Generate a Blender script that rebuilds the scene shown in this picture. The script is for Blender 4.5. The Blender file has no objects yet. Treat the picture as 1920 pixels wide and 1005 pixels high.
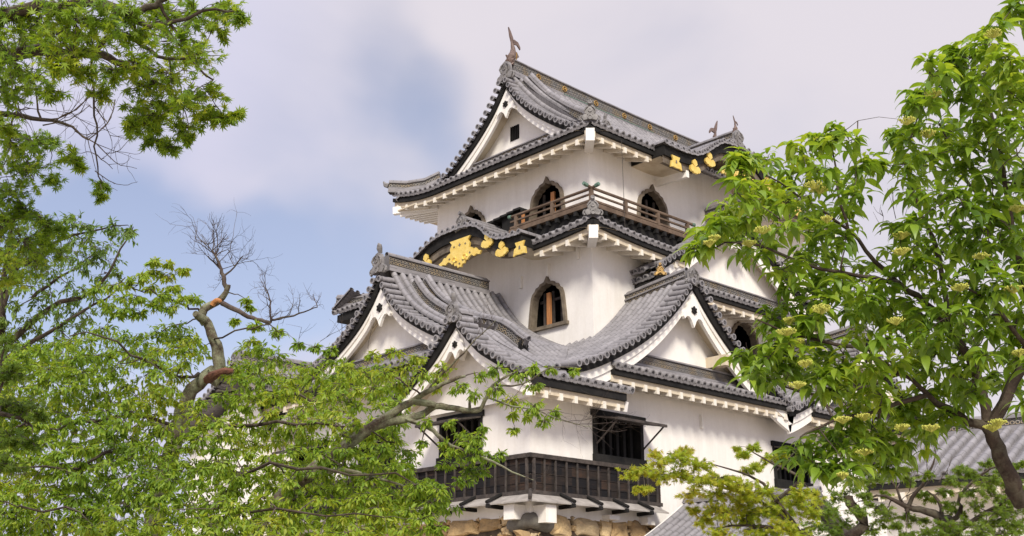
import bpy, math, random
import numpy as np
from mathutils import Vector, Matrix, Euler
R = math.radians
random.seed(7); RNG = np.random.default_rng(11)
scene = bpy.context.scene
col = scene.collection
# ------------------------------------------------------------------ camera
CAM = np.array([-22.28, -22.97, 1.6])
PITCH = math.atan(655/2115.0); AZ = R(46.8)
cd = bpy.data.cameras.new("camera"); cam = bpy.data.objects.new("camera", cd); col.objects.link(cam)
cd.sensor_width = 36; cd.lens = 2115/1920*36; cd.clip_start = .1; cd.clip_end = 3000
cam.location = CAM; cam.rotation_euler = (math.pi/2+PITCH, 0, AZ-math.pi/2)
scene.camera = cam
FW = np.array([math.cos(AZ)*math.cos(PITCH), math.sin(AZ)*math.cos(PITCH), math.sin(PITCH)])
RT = np.array([math.sin(AZ), -math.cos(AZ), 0.]); UP = np.cross(RT, FW)
def at(px, py, d):
    """world point d metres away in the direction the photograph's pixel looks"""
    v = FW*2115+RT*(px-960)-UP*(py-502.5)
    return CAM+v/np.linalg.norm(v)*d
# ------------------------------------------------------------------ light
SUN_EL, SUN_AZ = R(38), R(46.8+180+3)      # azimuth from +X, the sun stands behind the viewer's left shoulder
world = bpy.data.worlds.new("World"); scene.world = world; world.use_nodes = True
def setup_world():
    nt = world.node_tree; N = nt.nodes; L = nt.links; N.clear()
    out = N.new('ShaderNodeOutputWorld'); bg = N.new('ShaderNodeBackground'); bg.inputs[1].default_value = 1.0
    L.new(bg.outputs[0], out.inputs[0])
    sky = N.new('ShaderNodeTexSky'); sky.sky_type = 'NISHITA'; sky.sun_disc = False
    sky.sun_elevation = SUN_EL; sky.sun_rotation = math.pi/2-SUN_AZ
    sky.air_density = 1.0; sky.dust_density = 1.5; sky.ozone_density = 2.0
    tc = N.new('ShaderNodeTexCoord')
    ms = N.new('ShaderNodeMix'); ms.data_type = 'RGBA'; ms.blend_type = 'MULTIPLY'; ms.inputs[0].default_value = 1
    L.new(sky.outputs[0], ms.inputs[6]); ms.inputs[7].default_value = (.13, .114, .112, 1)
    # cloud cover: noise in view direction, thinner in a few directions
    mp = N.new('ShaderNodeMapping'); mp.inputs['Scale'].default_value = (1.6, 1.6, 3.0); L.new(tc.outputs['Generated'], mp.inputs[0])
    n1 = N.new('ShaderNodeTexNoise'); n1.inputs['Scale'].default_value = 1.7; n1.inputs['Detail'].default_value = 5; n1.inputs['Roughness'].default_value = .5
    n1.inputs['Distortion'].default_value = .3
    L.new(mp.outputs[0], n1.inputs['Vector'])
    nd = N.new('ShaderNodeTexNoise'); nd.inputs['Scale'].default_value = 3.2; nd.inputs['Detail'].default_value = 4; L.new(tc.outputs['Generated'], nd.inputs['Vector'])
    dv = N.new('ShaderNodeVectorMath'); dv.operation = 'MULTIPLY_ADD'; L.new(nd.outputs['Color'], dv.inputs[0]); dv.inputs[1].default_value = (.34, .34, .34); dv.inputs[2].default_value = (-.17, -.17, -.17)
    da = N.new('ShaderNodeVectorMath'); da.operation = 'ADD'; L.new(tc.outputs['Generated'], da.inputs[0]); L.new(dv.outputs[0], da.inputs[1])
    dn = N.new('ShaderNodeVectorMath'); dn.operation = 'NORMALIZE'; L.new(da.outputs[0], dn.inputs[0])
    def gap(px, py, width, amount):
        v = at(px, py, 1)-CAM
        d = N.new('ShaderNodeVectorMath'); d.operation = 'DOT_PRODUCT'; L.new(dn.outputs[0], d.inputs[0]); d.inputs[1].default_value = v
        m = N.new('ShaderNodeMapRange'); m.interpolation_type = 'SMOOTHSTEP'; L.new(d.outputs['Value'], m.inputs[0])
        m.inputs[1].default_value = math.cos(R(width)); m.inputs[2].default_value = 1; m.inputs[3].default_value = 0; m.inputs[4].default_value = amount
        return m.outputs[0]
    tot = None
    for g in GAPS:
        o = gap(*g)
        if tot is None: tot = o
        else:
            a = N.new('ShaderNodeMath'); a.operation = 'ADD'; L.new(tot, a.inputs[0]); L.new(o, a.inputs[1]); tot = a.outputs[0]
    nn = N.new('ShaderNodeMath'); nn.operation = 'MULTIPLY_ADD'; L.new(n1.outputs[0], nn.inputs[0]); nn.inputs[1].default_value = 1.3; nn.inputs[2].default_value = .28
    sb = N.new('ShaderNodeMath'); sb.operation = 'SUBTRACT'; L.new(nn.outputs[0], sb.inputs[0]); L.new(tot, sb.inputs[1])
    mr = N.new('ShaderNodeMapRange'); mr.interpolation_type = 'SMOOTHSTEP'; L.new(sb.outputs[0], mr.inputs[0])
    mr.inputs[1].default_value = .05; mr.inputs[2].default_value = .95; mr.inputs[3].default_value = .3; mr.inputs[4].default_value = 1
    # the cloud's own colour: lavender to pinkish white
    n2 = N.new('ShaderNodeTexNoise'); n2.inputs['Scale'].default_value = 1.1; n2.inputs['Detail'].default_value = 4; L.new(mp.outputs[0], n2.inputs['Vector'])
    warm = gap(1500, 250, 32, 1.0)
    ad = N.new('ShaderNodeMath'); ad.operation = 'MULTIPLY_ADD'; L.new(n2.outputs[0], ad.inputs[0]); ad.inputs[1].default_value = .55; L.new(warm, ad.inputs[2])
    cr = N.new('ShaderNodeValToRGB'); L.new(ad.outputs[0], cr.inputs[0])
    cr.color_ramp.elements[0].position = .15; cr.color_ramp.elements[0].color = (.485, .485, .62, 1)
    cr.color_ramp.elements[1].position = 1.1; cr.color_ramp.elements[1].color = (.575, .54, .585, 1)
    mx = N.new('ShaderNodeMix'); mx.data_type = 'RGBA'; L.new(mr.outputs[0], mx.inputs[0]); L.new(ms.outputs[2], mx.inputs[6]); L.new(cr.outputs[0], mx.inputs[7])
    # the overcast brightens towards the zenith
    sp = N.new('ShaderNodeSeparateXYZ'); L.new(tc.outputs['Generated'], sp.inputs[0])
    zr = N.new('ShaderNodeMapRange'); L.new(sp.outputs[2], zr.inputs[0]); zr.inputs[1].default_value = .52; zr.inputs[2].default_value = .9; zr.inputs[3].default_value = 1; zr.inputs[4].default_value = 1.7
    L.new(zr.outputs[0], bg.inputs[1]); L.new(mx.outputs[2], bg.inputs[0])
GAPS = [(765, 150, 5.5, .3), (600, 60, 8, .22), (130, 400, 8, .55), (330, 480, 7, .45), (580, 500, 7, .5), (200, 640, 10, .5), (860, 190, 5, .2), (480, 600, 8, .3)]
setup_world()
sd = bpy.data.lights.new("sun", 'SUN'); sd.energy = 3.1; sd.angle = R(14); sd.color = (1, .94, .83)
sun = bpy.data.objects.new("sun", sd); col.objects.link(sun)
sdir = Vector((math.cos(SUN_AZ)*math.cos(SUN_EL), math.sin(SUN_AZ)*math.cos(SUN_EL), math.sin(SUN_EL)))
sun.rotation_euler = sdir.to_track_quat('Z', 'Y').to_euler(); sun.location = (-30, -30, 60)
vs = scene.view_settings; vs.view_transform = 'Standard'; vs.look = 'None'; vs.gamma = 1; vs.exposure = 0.44; vs.use_curve_mapping = False
scene.cycles.max_bounces = 8; scene.cycles.transparent_max_bounces = 8

# ------------------------------------------------------------------ materials
def newmat(name):
    m = bpy.data.materials.new(name); m.use_nodes = True
    nt = m.node_tree; b = nt.nodes['Principled BSDF']
    return m, nt, nt.nodes, nt.links, b
def ramp(N, stops):
    c = N.new('ShaderNodeValToRGB'); e = c.color_ramp.elements
    while len(e) < len(stops): e.new(.5)
    for x, (p, cc) in zip(e, stops): x.position = p; x.color = (*cc, 1)
    return c
def noise(N, L, vec, scale, detail=4, rough=.55):
    n = N.new('ShaderNodeTexNoise'); n.inputs['Scale'].default_value = scale; n.inputs['Detail'].default_value = detail; n.inputs['Roughness'].default_value = rough
    if vec is not None: L.new(vec, n.inputs['Vector'])
    return n
def bump(N, L, b, h, strength=.3, dist=.02):
    u = N.new('ShaderNodeBump'); u.inputs['Strength'].default_value = strength; u.inputs['Distance'].default_value = dist
    L.new(h, u.inputs['Height']); L.new(u.outputs[0], b.inputs['Normal']); return u
def math_(N, L, op, a, b=None, c=None):
    m = N.new('ShaderNodeMath'); m.operation = op
    for i, v in enumerate((a, b, c)):
        if v is None: continue
        if isinstance(v, (int, float)): m.inputs[i].default_value = v
        else: L.new(v, m.inputs[i])
    return m.outputs[0]
def mixc(N, L, f, a, b, mode='MIX'):
    m = N.new('ShaderNodeMix'); m.data_type = 'RGBA'; m.blend_type = mode
    for i, v in ((0, f), (6, a), (7, b)):
        if isinstance(v, (int, float)): m.inputs[i].default_value = v
        elif isinstance(v, tuple): m.inputs[i].default_value = (*v, 1)
        else: L.new(v, m.inputs[i])
    return m.outputs[2]
def simple(name, c0, c1, scale=3, rough=.8, stretch=(1, 1, 1), metallic=0, bs=.25, spec=.4, fine=40):
    m, nt, N, L, b = newmat(name)
    tc = N.new('ShaderNodeTexCoord'); mp = N.new('ShaderNodeMapping'); mp.inputs['Scale'].default_value = stretch; L.new(tc.outputs['Object'], mp.inputs[0])
    n = noise(N, L, mp.outputs[0], scale, 6, .6)
    c = ramp(N, [(.3, c0), (.7, c1)]); L.new(n.outputs[0], c.inputs[0])
    n2 = noise(N, L, mp.outputs[0], fine, 3)
    k = math_(N, L, 'MULTIPLY_ADD', n2.outputs[0], .5, .75)
    cc = mixc(N, L, 1.0, c.outputs[0], k, 'MULTIPLY')
    L.new(cc, b.inputs['Base Color']); b.inputs['Roughness'].default_value = rough; b.inputs['Metallic'].default_value = metallic
    b.inputs['Specular IOR Level'].default_value = spec
    bump(N, L, b, n2.outputs[0], bs, .01)
    return m
def plaster(name, base, dirt, amount=.5):
    m, nt, N, L, b = newmat(name)
    tc = N.new('ShaderNodeTexCoord')
    n1 = noise(N, L, tc.outputs['Object'], .55, 5, .6)
    mp = N.new('ShaderNodeMapping'); mp.inputs['Scale'].default_value = (2.2, 2.2, .22); L.new(tc.outputs['Object'], mp.inputs[0])
    n2 = noise(N, L, mp.outputs[0], 1.6, 6, .62)
    f = math_(N, L, 'MULTIPLY', n1.outputs[0], n2.outputs[0])
    r = ramp(N, [(.2, (0, 0, 0)), (.42, (1, 1, 1))]); L.new(f, r.inputs[0])
    fac = math_(N, L, 'MULTIPLY', r.outputs[0], amount)
    c = mixc(N, L, fac, base, dirt)
    n3 = noise(N, L, tc.outputs['Object'], 9, 6, .7)
    k = math_(N, L, 'MULTIPLY_ADD', n3.outputs[0], .14, .93)
    c = mixc(N, L, 1.0, c, k, 'MULTIPLY')
    L.new(c, b.inputs['Base Color']); b.inputs['Roughness'].default_value = .9; b.inputs['Specular IOR Level'].default_value = .2
    bump(N, L, b, n3.outputs[0], .25, .02)
    return m
M = {}
M['plaster'] = plaster('white_plaster', (.835, .80, .745), (.64, .59, .51), .42)
M['cream'] = plaster('cream_plaster', (.62, .54, .41), (.42, .32, .2), .7)  # warmer, deeper cream for fascias, soffits and purlin ends
M['trim'] = plaster('trim_plaster', (.83, .80, .745), (.66, .61, .52), .5)
def tile_mat(name, lo, hi, step, dark=.35, rough=.62):
    m, nt, N, L, b = newmat(name)
    uv = N.new('ShaderNodeUVMap'); sx = N.new('ShaderNodeSeparateXYZ'); L.new(uv.outputs[0], sx.inputs[0])
    tc = N.new('ShaderNodeTexCoord')
    # one tone per tile
    fu = math_(N, L, 'FLOOR', math_(N, L, 'DIVIDE', sx.outputs[0], .32)); 
    off = math_(N, L, 'MULTIPLY', fu, .37)
    vv = math_(N, L, 'ADD', math_(N, L, 'DIVIDE', sx.outputs[1], step), off)
    fv = math_(N, L, 'FLOOR', vv)
    cmb = N.new('ShaderNodeCombineXYZ'); L.new(fu, cmb.inputs[0]); L.new(fv, cmb.inputs[1])
    wn = N.new('ShaderNodeTexWhiteNoise'); wn.noise_dimensions = '2D'; L.new(cmb.outputs[0], wn.inputs[0])
    n1 = noise(N, L, tc.outputs['Object'], 1.3, 6, .65)
    f = math_(N, L, 'ADD', math_(N, L, 'MULTIPLY', wn.outputs[0], .22), math_(N, L, 'MULTIPLY_ADD', n1.outputs[0], 1.3, -.2))
    c = ramp(N, [(.1, lo), (.9, hi)]); L.new(f, c.inputs[0])
    fr = math_(N, L, 'FRACT', vv)
    j = N.new('ShaderNodeMapRange'); L.new(math_(N, L, 'ABSOLUTE', math_(N, L, 'SUBTRACT', fr, .5)), j.inputs[0])
    j.inputs[1].default_value = .43; j.inputs[2].default_value = .48; j.inputs[3].default_value = 1; j.inputs[4].default_value = dark
    cc = mixc(N, L, 1.0, c.outputs[0], j.outputs[0], 'MULTIPLY')
    n4 = noise(N, L, tc.outputs['Object'], 7, 5, .7)
    r4 = ramp(N, [(.55, (0, 0, 0)), (.72, (1, 1, 1))]); L.new(n4.outputs[0], r4.inputs[0])
    cc = mixc(N, L, math_(N, L, 'MULTIPLY', r4.outputs[0], .45), cc, (.13, .12, .11))
    L.new(cc, b.inputs['Base Color']); b.inputs['Roughness'].default_value = rough; b.inputs['Specular IOR Level'].default_value = .45
    h = math_(N, L, 'ADD', fr, math_(N, L, 'MULTIPLY', n4.outputs[0], .5))
    bump(N, L, b, h, .22, .015)
    return m
M['roll'] = tile_mat('cover_tile', (.145, .137, .138), (.30, .283, .285), .36, .62)
M['pan'] = tile_mat('pan_tile', (.10, .095, .095), (.22, .205, .205), .15, .45)
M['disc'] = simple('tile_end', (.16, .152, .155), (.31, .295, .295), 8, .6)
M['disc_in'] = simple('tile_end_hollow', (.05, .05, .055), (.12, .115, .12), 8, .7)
M['oni'] = simple('ornament_tile', (.105, .098, .093), (.27, .255, .245), 5, .6, bs=.5)
M['cap'] = tile_mat('ridge_cap_tile', (.165, .155, .155), (.315, .295, .297), .34, .6)
def band_mat(name, bg, fg, su, sv):
    m, nt, N, L, b = newmat(name)
    uv = N.new('ShaderNodeUVMap'); sx = N.new('ShaderNodeSeparateXYZ'); L.new(uv.outputs[0], sx.inputs[0])
    u = math_(N, L, 'DIVIDE', sx.outputs[0], su); v = math_(N, L, 'DIVIDE', sx.outputs[1], sv)
    row = math_(N, L, 'FLOOR', v); u = math_(N, L, 'ADD', u, math_(N, L, 'MULTIPLY', row, .5))
    a = math_(N, L, 'SUBTRACT', math_(N, L, 'FRACT', u), .5); c = math_(N, L, 'SUBTRACT', math_(N, L, 'FRACT', v), .35)
    d = math_(N, L, 'SQRT', math_(N, L, 'ADD', math_(N, L, 'MULTIPLY', a, a), math_(N, L, 'MULTIPLY', c, c)))
    w = math_(N, L, 'ABSOLUTE', math_(N, L, 'SUBTRACT', d, .36))
    mr = N.new('ShaderNodeMapRange'); L.new(w, mr.inputs[0]); mr.inputs[1].default_value = .06; mr.inputs[2].default_value = .14; mr.inputs[3].default_value = 1; mr.inputs[4].default_value = 0
    tc = N.new('ShaderNodeTexCoord'); n = noise(N, L, tc.outputs['Object'], 6, 5, .7)
    f = math_(N, L, 'MULTIPLY', mr.outputs[0], math_(N, L, 'MULTIPLY_ADD', n.outputs[0], 1.6, -.2))
    n2 = noise(N, L, tc.outputs['Object'], 2.1, 3)
    r = ramp(N, [(.45, fg), (.62, tuple(x*y for x, y in zip(fg, (1.25, 1.0, .6))))]); L.new(n2.outputs[0], r.inputs[0])
    cc = mixc(N, L, f, bg, r.outputs[0]); L.new(cc, b.inputs['Base Color']); b.inputs['Roughness'].default_value = .75
    bump(N, L, b, mr.outputs[0], .6, .02)
    return m
M['band'] = band_mat('patterned_ridge_band', (.045, .043, .042), (.36, .335, .30), .15, .13)
M['black'] = simple('blackened_wood', (.008, .008, .008), (.024, .022, .02), 3, .8, bs=.3, spec=.2)
M['dark'] = simple('dark_window_inside', (.004, .004, .004), (.009, .008, .007), 2, .95, spec=.05)
M['rail'] = simple('weathered_brown_wood', (.075, .048, .03), (.17, .118, .08), 3, .8, (1, 1, 1), bs=.4)
M['frame'] = simple('window_frame_wood', (.10, .08, .055), (.23, .185, .135), 4, .85, bs=.4)
M['orange'] = simple('orange_new_wood', (.33, .13, .045), (.55, .25, .09), 4, .7, (6, 6, .8), bs=.3)
M['gold'] = simple('gold_leaf', (.86, .58, .10), (1.0, .76, .22), 5, .38, metallic=.45, bs=.6, spec=.6)
M['dullgold'] = simple('tarnished_gold', (.16, .10, .04), (.5, .31, .09), 9, .5, metallic=.3)
M['copper'] = simple('green_copper', (.05, .10, .075), (.16, .25, .19), 8, .7)
M['karawood'] = simple('grey_carved_wood', (.07, .055, .04), (.2, .165, .125), 3, .85)
M['shachi'] = simple('fish_tile', (.085, .055, .045), (.2, .14, .115), 7, .6, bs=.5)
M['skirt'] = simple('grey_skirt_boards', (.25, .225, .2), (.42, .385, .345), 3, .85, bs=.4)
def boards():
    m, nt, N, L, b = newmat('charred_board_cladding')
    uv = N.new('ShaderNodeUVMap'); sx = N.new('ShaderNodeSeparateXYZ'); L.new(uv.outputs[0], sx.inputs[0])
    fu = math_(N, L, 'FLOOR', math_(N, L, 'DIVIDE', sx.outputs[0], .42)); fv = math_(N, L, 'FLOOR', math_(N, L, 'DIVIDE', sx.outputs[1], .262))
    cmb = N.new('ShaderNodeCombineXYZ'); L.new(fu, cmb.inputs[0]); L.new(fv, cmb.inputs[1])
    wn = N.new('ShaderNodeTexWhiteNoise'); wn.noise_dimensions = '2D'; L.new(cmb.outputs[0], wn.inputs[0])
    tc = N.new('ShaderNodeTexCoord'); mp = N.new('ShaderNodeMapping'); mp.inputs['Scale'].default_value = (1.2, 1.2, 14); L.new(tc.outputs['Object'], mp.inputs[0])
    n = noise(N, L, mp.outputs[0], 2.2, 7, .7); n2 = noise(N, L, tc.outputs['Object'], .8, 3)
    f = math_(N, L, 'ADD', math_(N, L, 'MULTIPLY', wn.outputs[0], .4), math_(N, L, 'MULTIPLY', n.outputs[0], .65))
    c = ramp(N, [(.42, (.012, .011, .012)), (.66, (.03, .022, .018)), (.86, (.075, .042, .027)), (1, (.2, .14, .11))]); L.new(f, c.inputs[0])
    L.new(c.outputs[0], b.inputs['Base Color']); b.inputs['Roughness'].default_value = .85; b.inputs['Specular IOR Level'].default_value = .2
    bump(N, L, b, n.outputs[0], .5, .02); return m
M['boards'] = boards()
M['batten'] = simple('grey_batten', (.02, .017, .015), (.085, .068, .058), 5, .85, bs=.4)
def stone_mat():
    m, nt, N, L, b = newmat('ochre_boulders')
    g = N.new('ShaderNodeNewGeometry'); tc = N.new('ShaderNodeTexCoord')
    n = noise(N, L, tc.outputs['Object'], 1.8, 8, .65); n2 = noise(N, L, tc.outputs['Object'], 14, 6, .7)
    c1 = ramp(N, [(.0, (.40, .27, .13)), (.3, (.60, .41, .19)), (.8, (.70, .52, .28)), (1, (.36, .3, .21))]); L.new(g.outputs['Random Per Island'], c1.inputs[0])
    r = ramp(N, [(.4, (0, 0, 0)), (.68, (1, 1, 1))]); L.new(n.outputs[0], r.inputs[0])
    c = mixc(N, L, math_(N, L, 'MULTIPLY', r.outputs[0], .55), c1.outputs[0], (.23, .17, .11))
    c = mixc(N, L, 1.0, c, math_(N, L, 'MULTIPLY_ADD', n2.outputs[0], .9, .5), 'MULTIPLY')
    L.new(c, b.inputs['Base Color']); b.inputs['Roughness'].default_value = .9; bump(N, L, b, n2.outputs[0], .9, .04); return m
M['stone'] = stone_mat()
M['greystone'] = simple('grey_corner_stone', (.10, .095, .08), (.23, .21, .175), 2.5, .9, bs=.6)
M['soil'] = simple('dark_gap', (.03, .02, .012), (.09, .06, .035), 4, .95)
def bark_mat(name, c0, c1, lichen, amt):
    m, nt, N, L, b = newmat(name)
    tc = N.new('ShaderNodeTexCoord'); n = noise(N, L, tc.outputs['Object'], 7, 8, .7); n2 = noise(N, L, tc.outputs['Object'], 5.5, 5, .75); 
    c = ramp(N, [(.3, c0), (.7, c1)]); L.new(n.outputs[0], c.inputs[0])
    r = ramp(N, [(.5-.12*amt, (0, 0, 0)), (.58, (1, 1, 1))]); L.new(n2.outputs[0], r.inputs[0])
    cc = mixc(N, L, math_(N, L, 'MULTIPLY', r.outputs[0], amt), c.outputs[0], lichen)
    n3 = noise(N, L, tc.outputs['Object'], 30, 4, .7); cc = mixc(N, L, 1.0, cc, math_(N, L, 'MULTIPLY_ADD', n3.outputs[0], 1.0, .5), 'MULTIPLY')
    L.new(cc, b.inputs['Base Color']); b.inputs['Roughness'].default_value = .95; b.inputs['Specular IOR Level'].default_value = .15
    bump(N, L, b, n.outputs[0], .8, .03); return m
M['bark_dark'] = bark_mat('dark_bark', (.03, .022, .018), (.09, .065, .05), (.2, .19, .13), .25)
M['bark_lichen'] = bark_mat('lichen_bark', (.05, .036, .025), (.14, .105, .08), (.27, .28, .18), .85)
M['twig'] = bark_mat('grey_twig', (.05, .037, .032), (.14, .105, .09), (.2, .19, .15), .3)
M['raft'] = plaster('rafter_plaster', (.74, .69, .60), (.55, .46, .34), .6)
M['redwound'] = simple('rusty_broken_wood', (.07, .03, .02), (.20, .085, .055), 14, .9, bs=.8)
def leaf_mat(name, cols, trans=.45, rough=.5, spec=.35):
    m, nt, N, L, b = newmat(name)
    g = N.new('ShaderNodeNewGeometry'); tc = N.new('ShaderNodeTexCoord'); n = noise(N, L, tc.outputs['Object'], .9, 3)
    f = math_(N, L, 'ADD', math_(N, L, 'MULTIPLY', g.outputs['Random Per Island'], .55), math_(N, L, 'MULTIPLY_ADD', n.outputs[0], 1.5, -.5))
    c = ramp(N, [(i/(len(cols)-1), x) for i, x in enumerate(cols)]); L.new(f, c.inputs[0])
    L.new(c.outputs[0], b.inputs['Base Color']); b.inputs['Roughness'].default_value = rough; b.inputs['Specular IOR Level'].default_value = spec
    t = N.new('ShaderNodeBsdfTranslucent'); tcol = mixc(N, L, 1.0, c.outputs[0], (1.5, 1.35, .55), 'MULTIPLY'); L.new(tcol, t.inputs[0])
    mx = N.new('ShaderNodeMixShader'); mx.inputs[0].default_value = trans; L.new(b.outputs[0], mx.inputs[1]); L.new(t.outputs[0], mx.inputs[2])
    L.new(mx.outputs[0], N['Material Output'].inputs[0]); return m
M['leaf_maple'] = leaf_mat('maple_leaves', [(.06, .13, .016), (.14, .245, .022), (.24, .36, .03), (.40, .43, .045)], .55)
M['leaf_cherry'] = leaf_mat('cherry_leaves', [(.085, .16, .022), (.18, .30, .032), (.30, .42, .048), (.44, .46, .06)], .5)
M['leaf_pale'] = leaf_mat('pale_leaves', [(.085, .16, .035), (.16, .26, .06), (.24, .34, .08)], .45)
M['leaf_dogwood'] = leaf_mat('glossy_leaves', [(.07, .14, .016), (.15, .26, .028), (.25, .38, .042), (.38, .46, .06)], .5, .4, .5)
M['leaf_lime'] = leaf_mat('lime_maple_leaves', [(.16, .27, .025), (.27, .38, .03), (.38, .44, .04), (.45, .40, .05)], .55)
M['leaf_green'] = leaf_mat('green_maple_leaves', [(.065, .13, .016), (.13, .21, .022), (.20, .28, .03)], .5)
M['flower'] = simple('yellow_green_buds', (.36, .38, .06), (.56, .54, .12), 30, .8)

# ------------------------------------------------------------------ object helpers
def tag(o, label=None, cat=None, group=None, kind=None):
    if label: o['label'] = label
    if cat: o['category'] = cat
    if group: o['group'] = group
    if kind: o['kind'] = kind
    return o
def empty(name, loc=(0, 0, 0), parent=None):
    o = bpy.data.objects.new(name, None); col.objects.link(o); o.location = loc; o.empty_display_size = .3
    if parent: o.parent = parent; o.matrix_parent_inverse = Matrix.Translation(-Vector(world_loc(parent)))
    return o
def world_loc(o):
    return o.location.copy() if o.type == 'EMPTY' else Vector((0, 0, 0))     # every mesh is built in world coordinates
class MB:
    def __init__(s): s.v = []; s.f = []; s.m = []; s.uv = []
    def add(s, vs, fs, m=0, uvs=None):
        o = len(s.v); s.v += [tuple(map(float, p)) for p in vs]
        s.uv += [tuple(u) for u in uvs] if uvs is not None else [(0, 0)]*len(vs)
        for f in fs: s.f.append(tuple(o+i for i in f)); s.m.append(m)
    def grid(s, P, U, m=0, flip=False):
        n = len(P); k = len(P[0]); vs = [p for r in P for p in r]; us = [u for r in U for u in r] if U else None
        fs = []
        for i in range(n-1):
            for j in range(k-1):
                q = (i*k+j, i*k+j+1, (i+1)*k+j+1, (i+1)*k+j); fs.append(q[::-1] if flip else q)
        s.add(vs, fs, m, us)
    def box(s, lo, hi, m=0, T=None):
        x0, y0, z0 = lo; x1, y1, z1 = hi
        vs = [(x0, y0, z0), (x1, y0, z0), (x1, y1, z0), (x0, y1, z0), (x0, y0, z1), (x1, y0, z1), (x1, y1, z1), (x0, y1, z1)]
        if T: us = [(p[0]+p[1], p[2]) for p in vs]; vs = [T(*p) for p in vs]
        else: us = [(p[0]+p[1], p[2]) for p in vs]
        s.add(vs, [(0, 3, 2, 1), (4, 5, 6, 7), (0, 1, 5, 4), (1, 2, 6, 5), (2, 3, 7, 6), (3, 0, 4, 7)], m, us)
    def beam(s, a, b, w, h, m=0, up=(0, 0, 1)):
        a = np.array(a, float); b = np.array(b, float); d = b-a; L = np.linalg.norm(d); d /= L
        sd = np.cross(d, up); sd /= np.linalg.norm(sd)+1e-9; u = np.cross(sd, d)
        vs = []; us = []
        for p, t in ((a, 0), (b, L)):
            for i, j in ((-1, -1), (1, -1), (1, 1), (-1, 1)): vs.append(p+sd*i*w/2+u*j*h/2); us.append((t, (i+j)*.1))
        s.add(vs, [(0, 1, 2, 3), (7, 6, 5, 4), (0, 4, 5, 1), (1, 5, 6, 2), (2, 6, 7, 3), (3, 7, 4, 0)], m, us)
    def tube(s, pts, rs, n=6, m=0, caps=True):
        pts = [np.array(p, float) for p in pts]
        if not hasattr(rs, '__len__'): rs = [rs]*len(pts)
        ref = np.array((.13, .21, .97)); rows = []; ur = []; L = 0
        for i, p in enumerate(pts):
            d = pts[min(i+1, len(pts)-1)]-pts[max(i-1, 0)]; d = d/(np.linalg.norm(d)+1e-9)
            a = np.cross(d, ref)
            if np.linalg.norm(a) < .2: a = np.cross(d, (1, 0, 0))
            a /= np.linalg.norm(a); b = np.cross(d, a)
            if i: L += np.linalg.norm(p-pts[i-1])
            rows.append([p+rs[i]*(a*math.cos(t)+b*math.sin(t)) for t in [2*math.pi*k/n for k in range(n+1)]])
            ur.append([(k*rs[i], L) for k in range(n+1)])
        s.grid(rows, ur, m)
        if caps:
            s.add(rows[0][:n], [tuple(range(n))], m); s.add(rows[-1][:n], [tuple(range(n))[::-1]], m)
    def prism(s, poly, T, n0, n1, m=0, mside=None):
        """poly of (a, z), extruded between n0 and n1, T(a, n, z) gives the world point"""
        k = len(poly); A = [T(a, n0, z) for a, z in poly]; B = [T(a, n1, z) for a, z in poly]; us = [(a, z) for a, z in poly]
        s.add(A, [tuple(range(k))], m, us); s.add(B, [tuple(range(k))[::-1]], m, us)
        ms = m if mside is None else mside
        for i in range(k):
            j = (i+1) % k; s.add([A[i], A[j], B[j], B[i]], [(0, 3, 2, 1)], ms)
    def build(s, name, mats, parent=None, smooth=False, angle=None):
        me = bpy.data.meshes.new(name); me.from_pydata(s.v, [], s.f)
        for x in mats if isinstance(mats, (list, tuple)) else [mats]: me.materials.append(M[x])
        me.polygons.foreach_set('material_index', s.m)
        uvl = me.uv_layers.new(name='UVMap'); li = np.zeros(len(me.loops), dtype=np.int32); me.loops.foreach_get('vertex_index', li)
        uvl.data.foreach_set('uv', np.array(s.uv, dtype=np.float32)[li].ravel())
        if smooth: me.polygons.foreach_set('use_smooth', [True]*len(s.f))
        me.update(); me.validate()
        if smooth and angle:
            import bmesh
            bm = bmesh.new(); bm.from_mesh(me); bmesh.ops.remove_doubles(bm, verts=bm.verts, dist=.0005)
            for e in bm.edges:
                if len(e.link_faces) == 2 and e.calc_face_angle(0) > R(angle): e.smooth = False
            bm.to_mesh(me); bm.free()
        o = bpy.data.objects.new(name, me); col.objects.link(o)
        if parent: o.parent = parent; o.matrix_parent_inverse = Matrix.Translation(-world_loc(parent))
        return o
def TL(x0):  return lambda a, n, z: (x0-n, a, z)       # wall facing -X: a runs along Y
def TR(y0):  return lambda a, n, z: (a, y0-n, z)       # wall facing -Y: a runs along X
def interp(xs, ys):
    """smooth monotone interpolation through points"""
    xs = np.array(xs, float); ys = np.array(ys, float); h = np.diff(xs); d = np.diff(ys)/h
    mm = np.zeros(len(xs)); mm[0] = d[0]; mm[-1] = d[-1]
    for i in range(1, len(xs)-1):
        mm[i] = 0 if d[i-1]*d[i] <= 0 else 2*d[i-1]*d[i]/(d[i-1]+d[i])
    def g(x):
        if x <= xs[0]: return float(ys[0]+mm[0]*(x-xs[0]))
        if x >= xs[-1]: return float(ys[-1]+mm[-1]*(x-xs[-1]))
        i = int(np.searchsorted(xs, x)-1); t = (x-xs[i])/h[i]
        return float((2*t**3-3*t*t+1)*ys[i]+(t**3-2*t*t+t)*h[i]*mm[i]+(-2*t**3+3*t*t)*ys[i+1]+(t**3-t*t)*h[i]*mm[i+1])
    return g
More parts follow.
